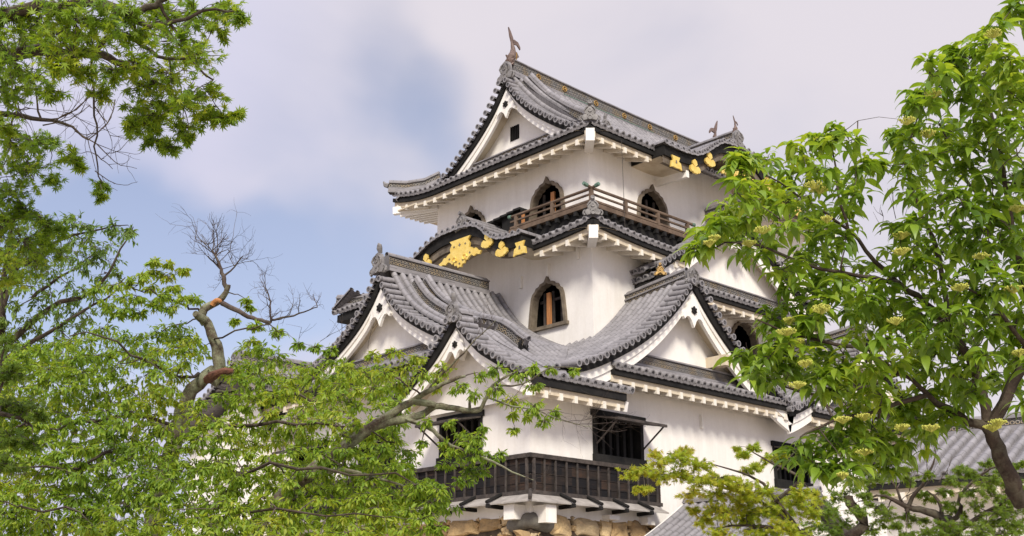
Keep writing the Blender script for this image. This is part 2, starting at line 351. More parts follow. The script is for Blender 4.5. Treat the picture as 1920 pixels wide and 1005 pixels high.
# ------------------------------------------------------------------ tiled roofs
SP = .32; RR = .098
def unit(v): return v/(np.linalg.norm(v)+1e-12)
def frame(P, s, u, du=.03):
    p = P(s, u); t = unit(P(s, u+du)-P(s, u-du)); a = P(s+du, u)-P(s-du, u); a = unit(a-t*np.dot(a, t)); n = np.cross(t, a)
    if n[2] < 0: n = -n
    return p, t, a, n
def disc(mb, c, axis, n, r, mring=2, minner=3, seg=8):
    """round tile end: a raised ring round a hollow"""
    axis = unit(axis); a = unit(np.cross(axis, n)); b = np.cross(a, axis)
    ang = [2*math.pi*k/seg for k in range(seg)]
    o = [c+r*(a*math.cos(t)+b*math.sin(t)) for t in ang]
    f = [q+axis*.035 for q in o]; i1 = [c+axis*.035+.62*r*(a*math.cos(t)+b*math.sin(t)) for t in ang]; i2 = [q-axis*.02 for q in i1]
    vs = o+f+i1+i2; fs = []; f2 = []
    for k in range(seg):
        j = (k+1) % seg
        fs += [(k, j, seg+j, seg+k), (seg+k, seg+j, 2*seg+j, 2*seg+k)]; f2.append((2*seg+k, 2*seg+j, 3*seg+j, 3*seg+k))
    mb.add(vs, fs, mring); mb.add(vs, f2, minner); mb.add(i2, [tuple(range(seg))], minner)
    mb.add([c-axis*.0+.3*r*(a*math.cos(t)+b*math.sin(t)) for t in ang], [tuple(range(seg))], mring)
def tile_slope(mb, P, s0, s1, u0, u1, nu=12, cap=True, lip=True, sp=SP, phase=.5, r=RR, rolls=True):
    """P(s, u): s across, u down to the eave. u0, u1: numbers or functions of s"""
    f0 = u0 if callable(u0) else (lambda s: u0); f1 = u1 if callable(u1) else (lambda s: u1)
    ns = max(2, int(round((s1-s0)/sp))); ds = (s1-s0)/ns
    rows = []; uvs = []
    for i in range(2*ns+1):
        s = s0+(s1-s0)*i/(2*ns); a, b = f0(s), f1(s); dip = .0 if i % 2 == 0 else -.025
        row = []; ur = []
        for k in range(nu+1):
            u = a+(b-a)*k/nu; p = np.array(P(s, u), float); p = p+np.array((0, 0, dip)); row.append(p); ur.append((s, u))
        rows.append(row); uvs.append(ur)
    mb.grid(rows, uvs, 0)
    if lip:      # curved ends of the pan tiles hang between the round ends
        for i in range(ns):
            if f1(s0+ds*i)-f0(s0+ds*i) < .05: continue
            t = []; bt = []
            for k in range(5):
                s = s0+ds*(i+k/4); p, tg, a, n = frame(P, s, f1(s)); w = math.sin(math.pi*k/4)
                p = p+tg*.03; t.append(p+n*.01-n*.03*w); bt.append(p-n*(.05+.045*w))
            mb.grid([t, bt], None, 2)
    if rolls:
        for i in range(ns+1):
            s = s0+ds*i; a, b = f0(s), f1(s)
            if b-a < .1: continue
            n_ = max(2, int(nu*(b-a)/max(.3, abs(f1((s0+s1)/2)-f0((s0+s1)/2)))+.5)); n_ = min(n_, nu+4)
            rr = []; ur = []; v = 0; pl = None
            for k in range(n_+1):
                u = a+(b-a)*k/n_; p, tg, ac, nm = frame(P, s, u)
                if pl is not None: v += np.linalg.norm(p-pl)
                pl = p
                p = p+nm*.025
                rr.append([p+r*(ac*math.cos(t)+nm*math.sin(t)) for t in [math.pi*(-.12+1.24*q/6) for q in range(7)]]); ur.append([((i+.5)*.32, v)]*7)
            mb.grid(rr, ur, 1)
            if cap: disc(mb, p, tg, nm, r*1.12)
def rake_tiles(mb, C, out, t0=0, sp=.32, depth=.62, r=.105, tuck=.05):
    """C: world points along the verge from the top down; round tiles lie across it with their ends facing out"""
    C = [np.array(p, float) for p in C]; L = [0]
    for a, b in zip(C, C[1:]): L.append(L[-1]+np.linalg.norm(b-a))
    def pt(s):
        i = min(max(int(np.searchsorted(L, s))-1, 0), len(C)-2); t = (s-L[i])/(L[i+1]-L[i]); return C[i]+(C[i+1]-C[i])*t, unit(C[i+1]-C[i])
    out = np.array(out, float); n = int((L[-1]-t0)/sp); k = 0
    for i in range(n+1):
        p, tg = pt(t0+i*sp); nm = np.cross(tg, out); nm = nm if nm[2] > 0 else -nm
        tilt = .12
        a0 = p-out*depth+nm*(.05-tilt*.2+tuck); a1 = p+out*.05+nm*(.03)
        ax = unit(a1-a0); sd = unit(np.cross(ax, nm)); n2 = np.cross(sd, ax); n2 = n2 if n2[2] > 0 else -n2
        rr = []
        for q, rad in ((a0, r*.9), (a0*.5+a1*.5, r), (a0*.5+a1*.5+ax*.004, r*.9), (a1, r)):
            rr.append([q+rad*(sd*math.cos(t)+n2*math.sin(t)) for t in [math.pi*(-.35+1.7*w/8) for w in range(9)]])
        mb.grid(rr, [[(i*.32, 0.1)]*9, [(i*.32, .2)]*9, [(i*.32, .24)]*9, [(i*.32, .4)]*9], 1)
        disc(mb, a1-ax*.02, ax, n2, r*1.08)
def ridge(mb, pts, h=.34, w=.3, roll=.11, cap_m=1, band_m=4, base=.1, bands=1, endcap=True):
    """stacked ridge: noshi courses, patterned band, cap and round top along pts (points on the roof surface)"""
    pts = [np.array(p, float) for p in pts]; n = len(pts); F = []; L = 0
    for i, p in enumerate(pts):
        d = unit(pts[min(i+1, n-1)]-pts[max(i-1, 0)]); sd = unit(np.cross(d, (0, 0, 1))); up = np.cross(sd, d)
        if i: L += np.linalg.norm(p-pts[i-1])
        F.append((p, sd, up, L))
    prof = [(-w/2-.05, -.12, cap_m), (-w/2-.05, base, cap_m), (-w/2, base+.01, cap_m)]
    bh = (h-base)/bands
    for b in range(bands):
        z0 = base+.01+bh*b; z1 = base+bh*(b+1)-.05
        prof += [(-w/2, z1, band_m), (-w/2-.05, z1+.005, cap_m), (-w/2-.05, z1+.05, cap_m)]
        if b < bands-1: prof += [(-w/2, z1+.055, cap_m)]
    left = prof; right = [(-x, z, m) for x, z, m in left[::-1]]
    full = [(x, z) for x, z, m in left]+[(x, z) for x, z, m in right]
    mats = [left[i+1][2] for i in range(len(left)-1)]+[cap_m]+[right[i][2] for i in range(len(right)-1)]
    for i in range(len(full)-1):
        (x0, z0), (x1, z1) = full[i], full[i+1]
        rows = [[p+sd*x0+up*z0, p+sd*x1+up*z1] for p, sd, up, l in F]; us = [[(l, z0), (l, z1)] for p, sd, up, l in F]
        mb.grid(rows, us, mats[i])
    for (p, sd, up, l), k in ((F[0], 1), (F[-1], -1)):
        mb.add([p+sd*x+up*z for x, z in full], [tuple(range(len(full)))[::k]], cap_m)
    if roll:
        rows = []; us = []
        for p, sd, up, l in F:
            c = p+up*(h+.03); rows.append([c+roll*(sd*math.cos(t)+up*math.sin(t)) for t in [math.pi*(-.15+1.3*q/7) for q in range(8)]]); us.append([(0, l)]*8)
        mb.grid(rows, us, cap_m)
        for (p, sd, up, l), k in ((F[0], -1), (F[-1], 1)):
            if endcap: disc(mb, p+up*(h+.03), k*np.cross(up, sd), up, roll*1.02)
TM = ['pan', 'roll', 'disc', 'disc_in', 'band', 'cap']
def onigawara(name, loc, face, parent, s=1.0, tilt=.0, mat='oni', horn=True):
    """demon-tile ornament facing the horizontal direction `face`"""
    f = unit(np.array((face[0], face[1], 0.))); sd = np.array((-f[1], f[0], 0.)); up = np.array((0, 0, 1.)); o = np.array(loc, float); mb = MB()
    T = lambda a, n, z: o+sd*a*s+f*n*s+up*z*s
    out = [(-.26, -.1), (-.34, .02), (-.27, .14), (-.2, .2), (-.19, .42), (-.12, .55), (0, .6), (.12, .55), (.19, .42), (.2, .2), (.27, .14), (.34, .02), (.26, -.1), (0, -.04)]
    mb.prism(out, T, -.07, .07)
    inn = [(a*.62, .12+(z-.12)*.75) for a, z in out[3:10]]+[(.08, .1), (-.08, .1)]
    mb.prism(inn, T, .07, .1)
    for x in (-1, 1):                                    # scrolled feet
        pts = [T(x*(.30+.11*math.cos(t)*(1-t/9)), .02, .02+.11*math.sin(t)*(1-t/9)) for t in [k*.62 for k in range(-2, 8)]]
        mb.tube(pts, [.05*s*(1-k*.06) for k in range(10)], 5)
        mb.tube([T(x*.2, .08, .2), T(x*.23, .1, .32), T(x*.16, .1, .44), T(x*.06, .1, .5)], [.03*s, .04*s, .035*s, .02*s], 5)
    disc(mb, T(0, .1, .32), f, up, .085*s, 0, 0); disc(mb, T(0, .08, .02), f, up, .11*s, 0, 0, 10)
    if horn:
        a = T(0, -.15, .56); b = T(0, .12, .66)
        mb.tube([a, (a+b)/2, b], [.08*s, .085*s, .09*s], 8); disc(mb, b, unit(b-a), up, .095*s, 0, 0)
    if tilt:
        mb.tube([T(0, -.05, .6), T(0, .0, .75), T(.02, .02, .86), T(-.03, .03, .93)], [.07*s, .1*s, .08*s, .02*s], 6)
    return mb.build(name, [mat], parent)
# ------------------------------------------------------------------ eaves
def eave(parent, T, a0, a1, z, n_e, n_w, rise=.25, sp=.6, hb=.11, hf=.2, lift=lambda a: 0., raft=True, ends=(1, 1), r0=.3):
    """black eave board, cream fascia, rafters and soffit below the tiles. T(a, n, z), n outward; z = underside of the tiles"""
    k = max(2, int(abs(a1-a0)/.5)); A = [a0+(a1-a0)*i/k for i in range(k+1)]
    def strip(mb, nA, nB, zt, zb, m=0):
        for x, y in zip(A, A[1:]):
            vs = []
            for a in (x, y):
                l = lift(a); vs += [T(a, nA, zt+l), T(a, nB, zt+l), T(a, nB, zb+l), T(a, nA, zb+l)]
            mb.add(vs, [(0, 1, 5, 4), (1, 2, 6, 5), (2, 3, 7, 6), (3, 0, 4, 7)], m, [(p[0]+p[1], p[2]) for p in vs])
        for a, q in ((A[0], 1), (A[-1], -1)):
            l = lift(a); vs = [T(a, nA, zt+l), T(a, nB, zt+l), T(a, nB, zb+l), T(a, nA, zb+l)]; mb.add(vs, [(0, 1, 2, 3)[::q]], m)
    b = MB(); strip(b, n_e-.3, n_e-.03, z+.05, z-hb); b.build('eave_board', ['black'], parent)
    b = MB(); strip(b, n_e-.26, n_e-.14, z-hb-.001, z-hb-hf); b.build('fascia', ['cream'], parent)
    b = MB(); n = max(2, int(abs(a1-a0)/.5)); rows = []
    for a in A: l = lift(a); rows.append([T(a, n_e-.24, z-hb-hf*.35+l), T(a, (n_e+n_w)/2, z-hb-hf*.3+l*.6+rise*.5), T(a, n_w-.05, z-hb-.02+rise)])
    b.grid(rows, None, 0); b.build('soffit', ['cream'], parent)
    if raft:
        b = MB(); m = int((abs(a1-a0)-r0)/sp); sg = 1 if a1 > a0 else -1
        for i in range(m+1):
            a = a0+sg*(r0+i*sp); l = lift(a)
            vs = []
            for n_, zz, ll in ((n_e-.1, z-hb-hf*.55, 1), (n_w-.05, z-hb-hf*.55+rise, .3)):
                for da in (-.065, .065):
                    for dz in (-.21, 0): vs.append(T(a+da, n_, zz+dz+l*ll))
            b.add(vs, [(0, 1, 3, 2), (4, 6, 7, 5), (0, 4, 5, 1), (2, 3, 7, 6), (0, 2, 6, 4), (1, 5, 7, 3)], 0)
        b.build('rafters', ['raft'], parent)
# ------------------------------------------------------------------ walls, windows
def wall(parent, T, a0, a1, z0, z1, holes=(), mat='plaster', name='wall', thick=.3):
    xs = sorted({a0, a1, *[h[0] for h in holes], *[h[1] for h in holes]}); zs = sorted({z0, z1, *[h[2] for h in holes], *[h[3] for h in holes]})
    b = MB()
    for x, y in zip(xs, xs[1:]):
        for p, q in zip(zs, zs[1:]):
            cx, cz = (x+y)/2, (p+q)/2
            if any(h[0] < cx < h[1] and h[2] < cz < h[3] for h in holes): continue
            b.add([T(x, 0, p), T(y, 0, p), T(y, 0, q), T(x, 0, q)], [(0, 1, 2, 3)])
    for h in holes:       # reveals
        c = [(h[0], h[2]), (h[1], h[2]), (h[1], h[3]), (h[0], h[3])]
        for i in range(4):
            (x, p), (y, q) = c[i], c[(i+1) % 4]; b.add([T(x, 0, p), T(y, 0, q), T(y, -thick, q), T(x, -thick, p)], [(0, 1, 2, 3)])
    return b.build(name, [mat], parent)
def bell(w, h):
    """outline of a bell-shaped window, from bottom left over the point to bottom right"""
    H = [(-.57, 0), (-.545, .25), (-.51, .5), (-.48, .66), (-.44, .75), (-.36, .80), (-.33, .86), (-.23, .885), (-.2, .93), (-.1, .945), (-.05, .96), (0, 1.0)]
    L = [(a*w, z*h) for a, z in H]; return L+[(-a, z) for a, z in L[-2::-1]]
def bell_window(parent, T, ac, z0, w, h, shutter=0, slats=True):
    """frame, spandrels round it, dark room behind; the wall has a matching rectangular hole"""
    o = bell(w, h); k = len(o); mid = k//2
    b = MB(); ow = [(a*1.0, z) for a, z in o]
    f = b
    # frame band
    outer = []
    for i, (a, z) in enumerate(o):
        p = o[max(i-1, 0)]; q = o[min(i+1, k-1)]; d = (q[0]-p[0], q[1]-p[1]); l = math.hypot(*d); outer.append((a-d[1]/l*.12, z+d[0]/l*.11))
    outer[mid] = (0, h*1.03+.2)
    for i in range(k-1):
        q = [o[i], o[i+1], outer[i+1], outer[i]]; q = [(a+ac, z+z0) for a, z in q]
        for nn, mm in (((-.2, .10), 0),):
            A = [T(a, .10, z) for a, z in q]; B = [T(a, -.2, z) for a, z in q]
            f.add(A, [(0, 1, 2, 3)]); f.add([A[0], A[1], B[1], B[0]], [(0, 1, 2, 3)]); f.add([A[3], A[2], B[2], B[3]], [(3, 2, 1, 0)])
    for sx in (0, -1):
        A = [T(ac+x, n, z0) for x, n in ((o[sx][0], .1), (outer[sx][0], .1), (outer[sx][0], -.2), (o[sx][0], -.2))]; f.add(A, [(0, 1, 2, 3)])
    f.box((ac-w*.56-.2, -.1, z0-.12), (ac+w*.56+.2, .13, z0), 0, T)
    win = MB()   # the room behind
    W = w*.56+.14; hh = h*1.03+.2
    for q in ([(-W, 0), (W, 0), (W, hh), (-W, hh)],): win.add([T(ac+a, -.9, z0+z) for a, z in q], [(0, 1, 2, 3)])
    for (a, z), (c, y) in (((-W, 0), (W, 0)), ((W, 0), (W, hh)), ((W, hh), (-W, hh)), ((-W, hh), (-W, 0))):
        win.add([T(ac+a, -.28, z0+z), T(ac+c, -.28, z0+y), T(ac+c, -.9, z0+y), T(ac+a, -.9, z0+z)], [(0, 1, 2, 3)])
    wo = win.build('window', ['dark'], parent)
    f.build('frame', ['frame'], wo)
    sp = MB()
    for half, rx in ((o[:mid+1], -W), (o[mid:][::-1], W)):
        pts = [(ac+rx, z0), *[(ac+a, z0+z) for a, z in half], (ac, z0+hh), (ac+rx, z0+hh)]
        # triangulate as strips against the outer vertical/top edge
        for i in range(len(half)-1):
            (a, z), (c, y) = half[i], half[i+1]
            sp.add([T(ac+a, 0, z0+z), T(ac+c, 0, z0+y), T(ac+rx, 0, z0+hh*y/half[-1][1]), T(ac+rx, 0, z0+hh*z/half[-1][1])], [(0, 1, 2, 3)])
        sp.add([T(ac+half[-1][0], 0, z0+half[-1][1]), T(ac, 0, z0+hh), T(ac+rx, 0, z0+hh)], [(0, 1, 2)])
    sp.build('window_surround', ['plaster'], wo)
    if shutter:
        s = MB(); s.box((ac+shutter-.09, -.2, z0), (ac+shutter+.09, -.12, z0+h*.8), 0, T); s.build('shutter_board', ['orange'], wo)
    if slats:
        s = MB()
        for i in range(3):
            x = ac+w*(-.3+.3*i)+.05; s.box((x-.05, -.34, z0), (x+.05, -.28, z0+h*.85), 0, T)
        s.box((ac-w*.5, -.36, z0+h*.62), (ac+w*.5, -.3, z0+h*.68), 0, T)
        s.build('lattice', ['batten'], wo)
    return (ac-W, ac+W, z0, z0+hh)
# ------------------------------------------------------------------ gables
def curve_pts(prof, c, d0, d1, n, T, nn, dz=0):
    """points (c+d, prof(|d|)+dz) for d in d0..d1"""
    return [T(c+d0+(d1-d0)*i/n, nn, prof(abs(d0+(d1-d0)*i/n))+dz) for i in range(n+1)]
def offset_curve(prof, c, d0, d1, n, off):
    """2D curve offset downwards along its normal"""
    out = []
    for i in range(n+1):
        d = d0+(d1-d0)*i/n; e = .03; sg = 1 if d1 > d0 else -1
        z = prof(abs(d)); sl = (prof(abs(d)+e)-prof(max(abs(d)-e, 0)))/(e+min(abs(d), e)); k = 1/math.hypot(1, sl)
        o = off(i/n) if callable(off) else off
        nx = sl*k*sg       # normal pointing downwards
        out.append((c+d+nx*o, z-k*o))
    return out
def gable(parent, T, prof, c, dl, dr, n_out, n_wall, zb, pend=1.0, bw=(.3, .55), rake=True, tuck=0, win=None, name='gable', wallz=None, foot=None, black=.2):
    """white gable wall with black verge board, stepped white bargeboards and pendant. prof(d): height of the roof surface"""
    foot = foot or {}
    sides = [(-1, dl), (1, dr)]
    n = 22
    gw = MB(); top = []
    for d in np.linspace(-dl, dr, 41): top.append((c+d, max(prof(abs(d))-.35, zb)))
    gw_poly = [(c-dl, zb)]+top+[(c+dr, zb)]
    for (a, z), (b2, y) in zip(top, top[1:]):
        gw.add([T(a, n_wall, zb-.02), T(b2, n_wall, zb-.02), T(b2, n_wall, y), T(a, n_wall, z)], [(0, 1, 2, 3)])
    g = gw.build(name, ['plaster'], parent)
    bb = MB(); bl = MB(); sf = MB()
    for sg, D in sides:
        # black board directly under the tiles
        A = offset_curve(prof, c, 0, sg*D, n, .03); B = offset_curve(prof, c, 0, sg*D, n, .03+black)
        A[0] = (c, prof(0)-.02); B[0] = (c, prof(0)-.04-black*1.45)
        for i in range(n):
            for q, (p, r) in (('f', (A, B)),):
                bl.add([T(*xy(p[i], n_out)), T(*xy(p[i+1], n_out)), T(*xy(r[i+1], n_out-.03)), T(*xy(r[i], n_out-.03))], [(0, 1, 2, 3)])
            bl.add([T(*xy(B[i], n_out-.03)), T(*xy(B[i+1], n_out-.03)), T(*xy(B[i+1], n_out-.4)), T(*xy(B[i], n_out-.4))], [(0, 1, 2, 3)])
        for lo, hi, nn, th in ((lambda t: black*.8, lambda t: black*.8+bw[0]+(bw[1]-bw[0])*t, n_out-.16, .12), (lambda t: black*.7, lambda t: black*.8+bw[0]*.5+(bw[1]-bw[0])*.6*t, n_out-.11, .06)):
            A = offset_curve(prof, c, 0, sg*D, n, lo); B = offset_curve(prof, c, 0, sg*D, n, hi)
            s0 = abs((prof(.3)-prof(0))/.3); kk = math.hypot(1, s0)
            A[0] = (c, prof(0)-lo(0)*kk*.9); B[0] = (c, prof(0)-hi(0)*kk)
            B = [((x-c)*sg >= 0 and (x, z) or (c, z)) for x, z in B]
            for i in range(n):
                bb.add([T(*xy(A[i], nn)), T(*xy(A[i+1], nn)), T(*xy(B[i+1], nn)), T(*xy(B[i], nn))], [(0, 1, 2, 3)])
                bb.add([T(*xy(B[i], nn)), T(*xy(B[i+1], nn)), T(*xy(B[i+1], nn-th)), T(*xy(B[i], nn-th))], [(0, 1, 2, 3)])
            bb.add([T(*xy(A[n], nn)), T(*xy(B[n], nn)), T(*xy(B[n], nn-th)), T(*xy(A[n], nn-th))], [(0, 1, 2, 3)])
        # plastered underside back to the wall
        A = offset_curve(prof, c, 0, sg*D, n, lambda t: .1+black)
        A[0] = (c, prof(0)-.3-black)
        for i in range(n):
            sf.add([T(*xy(A[i], n_out-.3)), T(*xy(A[i+1], n_out-.3)), T(*xy(A[i+1], n_wall-.05)), T(*xy(A[i], n_wall-.05))], [(0, 1, 2, 3)])
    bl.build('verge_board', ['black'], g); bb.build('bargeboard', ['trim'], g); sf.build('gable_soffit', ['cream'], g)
    if pend:
        p = MB(); s = pend; zt = prof(0)-(black*.8+bw[0])*math.hypot(1, abs((prof(.3)-prof(0))/.3))+.12*s
        half = [(0, .1), (-.14, -.1), (-.42, -.56), (-.5, -.72), (-.45, -.8), (-.34, -.7), (-.22, -.7), (-.12, -.8), (-.05, -.93), (0, -1.02)]
        poly = [(c+a*s, zt+z*s) for a, z in half]+[(c-a*s, zt+z*s) for a, z in half[-2:0:-1]]
        nn = n_out-.06; p.prism(poly, T, nn-.1, nn)
        po = p.build('gable_pendant', ['trim'], g)
        h = MB(); zc = zt-.47*s
        fl = [(c+s*.115*(1+.22*math.cos(6*t))*math.sin(t), zc+s*.115*(1+.22*math.cos(6*t))*math.cos(t)) for t in [2*math.pi*k/24 for k in range(24)]]
        h.prism(fl, T, nn-.02, nn+.05); h.tube([T(c, nn+.04, zc), T(c, nn+.09, zc)], .045*s, 6)
        h.build('flower_boss', ['black'], g)
    if win:
        h = MB(); h.box((c+win[0], n_wall-.02, win[2]), (c+win[1], n_wall+.015, win[3]), 0, T); w = h.build('gable_opening', ['dark'], g)
        h = MB()
        for k in range(5):
            x = c+win[0]+(win[1]-win[0])*(k+.5)/5; h.box((x-.02, n_wall+.015, win[2]), (x+.02, n_wall+.05, win[3]), 0, T)
        h.build('opening_bars', ['black'], g)
    return g
def xy(p, n): return (p[0], n, p[1])
# ================================================================== CASTLE
keep = empty('castle_keep', (12, 6.5, 4.3))
tag(keep, 'white three-storey castle keep with curved grey tiled roofs, gables, gold ornaments and dark board base', 'castle')
YC = 6.5; XC = 12.0
# ---- profiles: height of the tile surface over distance from the ridge
f1y = interp([-1.4, -.42, .13, .81, 1.41, 2.1, 3.3, 4.3, 5.2, 5.9, 6.5], [7.97, 8.33, 8.66, 9.06, 9.45, 9.95, 10.38, 10.86, 11.42, 12.1, 12.92])
G1 = lambda d: f1y(YC-abs(d))
G2C = 2.12; G2 = lambda d: f1y(G2C-abs(d))+.28*max(0, 1-abs(d)/1.2)
G3 = interp([0, .35, .85, 1.4, 2.15, 3.0, 3.9, 4.9, 5.6, 6.3], [12.36, 12.0, 11.46, 10.95, 10.35, 9.8, 9.32, 8.86, 8.62, 8.42])
G3C = 6.6
H3 = interp([0, .9, 1.6, 2.45, 3.27, 4.2, 5.35], [22.12, 21.1, 20.4, 19.72, 19.12, 18.5, 17.93])
G5 = interp([0, .3, .9, 1.6, 2.45, 3.27, 4.0, 4.5], [21.95, 21.45, 20.66, 20.0, 19.36, 18.82, 18.45, 18.25])
G4 = interp([0, .5, 1.2, 1.9, 2.8, 3.8, 4.8, 6.0], [16.35, 16.0, 15.62, 15.2, 14.68, 14.05, 13.4, 12.75])
# ---- walls
wL, wR = TL(0), TR(0)
win1 = [(2.62, 4.88, 6.12, 7.44), (12.0, 14.2, 6.12, 7.44), (18.2, 20.4, 6.12, 7.44)]
winl = [(2.05, 3.98, 6.12, 7.36), (6.3, 8.2, 6.12, 7.36), (10.2, 12.1, 6.12, 7.36)]
wall(keep, wR, 0, 24, 5.9, 8.35, win1, name='first_floor_wall')
wall(keep, wL, 0, 13, 5.9, 8.2, winl, name='first_floor_wall')
wall(keep, wL, 3.2, 13, 8.2, 9.3, (), name='first_floor_wall')
wall(keep, TR(.02), 2.6, 24, 8.35, 8.6, (), name='first_floor_wall')
wall(keep, TL(0), 0, 13, 4.3, 5.9, name='base_wall', mat='trim'); wall(keep, wR, 0, 24, 4.3, 5.9, name='base_wall', mat='trim')
b2 = (3.98, 11.3, 1.75, 1.72+.0)
t2, t3l, t3r = TL(4.8), TL(5.2), TR(2.29)
h2 = bell_window(keep, t2, 4.0, 11.32, 1.42, 1.56, shutter=.12)
h2b = bell_window(keep, t2, 8.9, 11.32, 1.42, 1.56, shutter=0)
wall(keep, t2, 1.88, 11.1, 8.3, 14.9, [h2, h2b], name='second_floor_wall')
t2r = TR(1.88); hb1 = bell_window(keep, t2r, 10.75, 10.85, 1.5, 1.7, slats=False); hb2 = bell_window(keep, t2r, 13.35, 10.85, 1.5, 1.7, slats=False)
wall(keep, t2r, 4.8, 19.2, 8.3, 14.9, [hb1, hb2], name='second_floor_wall')
h3 = bell_window(keep, t3l, 4.38, 15.15, 1.45, 1.72, shutter=-.12)
h3b = bell_window(keep, t3l, 8.6, 15.15, 1.45, 1.72, shutter=0)
wall(keep, t3l, 2.29, 10.73, 14.3, 18.6, [h3, h3b], name='third_floor_wall')
h3c = bell_window(keep, t3r, 8.6, 15.15, 1.45, 1.72); h3d = bell_window(keep, t3r, 15.4, 15.15, 1.45, 1.72)
wall(keep, t3r, 5.2, 18.8, 14.3, 18.6, [h3c, h3d], name='third_floor_wall')
b = MB(); b.box((5.25, 10.7, 14.3), (18.8, 10.73, 18.6)); b.box((18.77, 2.3, 14.3), (18.8, 10.7, 18.6)); b.box((4.85, 11.07, 8.3), (19.2, 11.1, 14.6)); b.box((19.17, 1.9, 8.3), (19.2, 11, 14.6))
b.box((.0, 12.97, 4.3), (24, 13, 8.75)); b.box((23.97, 0.02, 4.3), (24, 12.97, 8.75)); b.build('rear_wall', ['plaster'], keep)
# bay under the middle gable of the long side
BY = 1.88
# small drain stubs and pegs on the walls
for T, a, z in ((wR, 7.9, 7.6), (wR, 15.2, 7.6), (wR, 13.9, 7.3), (t2, 5.35, 12.95), (t2, 3.98, 13.1), (t2, 2.5, 13.4)):
    b = MB(); b.box((a-.05, -.02, z), (a+.05, .1, z+.45), 0, T); b.build('wall_stub', ['trim'], keep)

# ---- third tier roof
EX, EY = 4.05, 1.15
def drop(x, xg, amt=.32, w=1.1): t = max(0, min(1, 1-(x-xg)/w)); return -amt*t*t
def P3(s, u): return np.array((s, YC-u, H3(u)+drop(s, 4.95)*max(0, min(1, (3.9-u)/1.2))))
def P3b(s, u): return np.array((s, YC+u, H3(u)+drop(s, 4.95, .55)*max(0, min(1, (3.9-u)/1.2))+(.0 if u < 4 else .12*(u-4))))
def u0_3(s): return 0. if s >= 5.38 else min(5.3, YC-EY-(s-EX))
roof3 = MB(); tile_slope(roof3, P3, EX+.08, 19.8, u0_3, 5.35, 16); tile_slope(roof3, P3, 4.98, 5.42, 0, 4.5, 14, rolls=False, lip=False); r3 = roof3.build('top_roof', TM, keep, True, 40)
b = MB(); tile_slope(b, P3b, EX+.08, 19.8, u0_3, 5.5, 12); tile_slope(b, P3b, 4.98, 5.42, 0, 4.5, 14, rolls=False, lip=False); b.build('rear_slope', TM, r3, True, 40)
EYL = 12.35
def S3(s, u):
    l = .35*max(0, (s-9.6)/2.4)**2
    return np.array((5.55-u, s, 18.5-.42*u+.01*u*u+l))
def u0s3(s): return max(0., 1.5-(s-EY), 1.5-(EYL-s))
b = MB(); tile_slope(b, S3, EY+.05, EYL-.05, u0s3, 1.5, 6); b.build('gable_skirt_roof', TM, r3, True, 40)
lift3 = lambda a: .3*max(0, (a-9.6)/2.4)**2
eave(r3, TL(5.2), EY+.02, EYL, 17.74, 1.12, 0, rise=.35, lift=lift3, r0=.75)
eave(r3, TR(2.29), EX+.02, 7.5, 17.78, 1.12, 0, rise=.35, r0=.75); eave(r3, TR(2.29), 16.5, 19.9, 17.78, 1.12, 0, rise=.35)
b = MB(); b.beam((4.02, 1.12, 17.42), (5.2, 2.3, 17.66), .3, .44); b.beam((4.12, EYL-.07, 17.6), (5.2, 10.73, 17.7), .22, .3)
for k in range(6): b.beam((4.3+.25*k, 12.05, 17.42), (5.3+.25*k, 10.75, 17.6), .1, .16)
b.build('corner_beam', ['trim'], r3)
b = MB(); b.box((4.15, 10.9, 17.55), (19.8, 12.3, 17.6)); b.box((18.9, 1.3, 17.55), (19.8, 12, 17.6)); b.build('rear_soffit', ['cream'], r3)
g5 = gable(keep, TL(5.0), G5, YC, 4.1, 4.1, 0, -.75, 18.7, pend=1.05, bw=(.27, .52), win=(-.04, .46, 19.5, 20.1), name='top_gable')
b = MB(); Tg = TL(5.0)
for sg in (-1, 1): rake_tiles(b, [Tg(YC+sg*d, .12, G5(d)-.02) for d in np.linspace(.12, 4.15, 30)], (-1, 0, 0), .1, depth=.66)
b.build('verge_tiles', TM, g5, True, 40)
b = MB(); ridge(b, [(5.4, y, 18.5) for y in (3.4, 5, 6.5, 8, 9.6)], h=.42, w=.22, roll=0, bands=1); b.build('gable_base_ridge', TM, g5)
# main ridge
RZ = lambda x: 22.0+.1*((x-12)/6.5)**2
b = MB(); ridge(b, [(x, YC, RZ(x)) for x in np.linspace(5.35, 18.6, 24)], h=.62, w=.34, roll=.11, bands=1, base=.12); mr_ = b.build('main_ridge', TM, r3)
b = MB()
for x in (6.7, 8.2, 10.1, 11.9, 13.6, 15.4):
    c = np.array((x, YC-.185, RZ(x)+.36))
    b.tube([c+np.array((.11*math.cos(t), 0, .11*math.sin(t))) for t in [2*math.pi*k/10 for k in range(11)]], .028, 5); b.tube([c+np.array((-.04, 0, -.02)), c+np.array((.05, -.01, .03))], .04, 6)
b.build('ridge_crest', ['dullgold'], mr_)
b = MB()
for x, z in ((10.6, .1),): b.beam((x, YC-.22, RZ(x)-.15), (x, YC-.22, RZ(x)+.75), .03, .02); b.beam((x-2.5, YC-.22, RZ(x)+.12), (x+3.2, YC-.22, RZ(x)+.12), .02, .03)
b.build('lightning_strip', ['copper'], mr_)
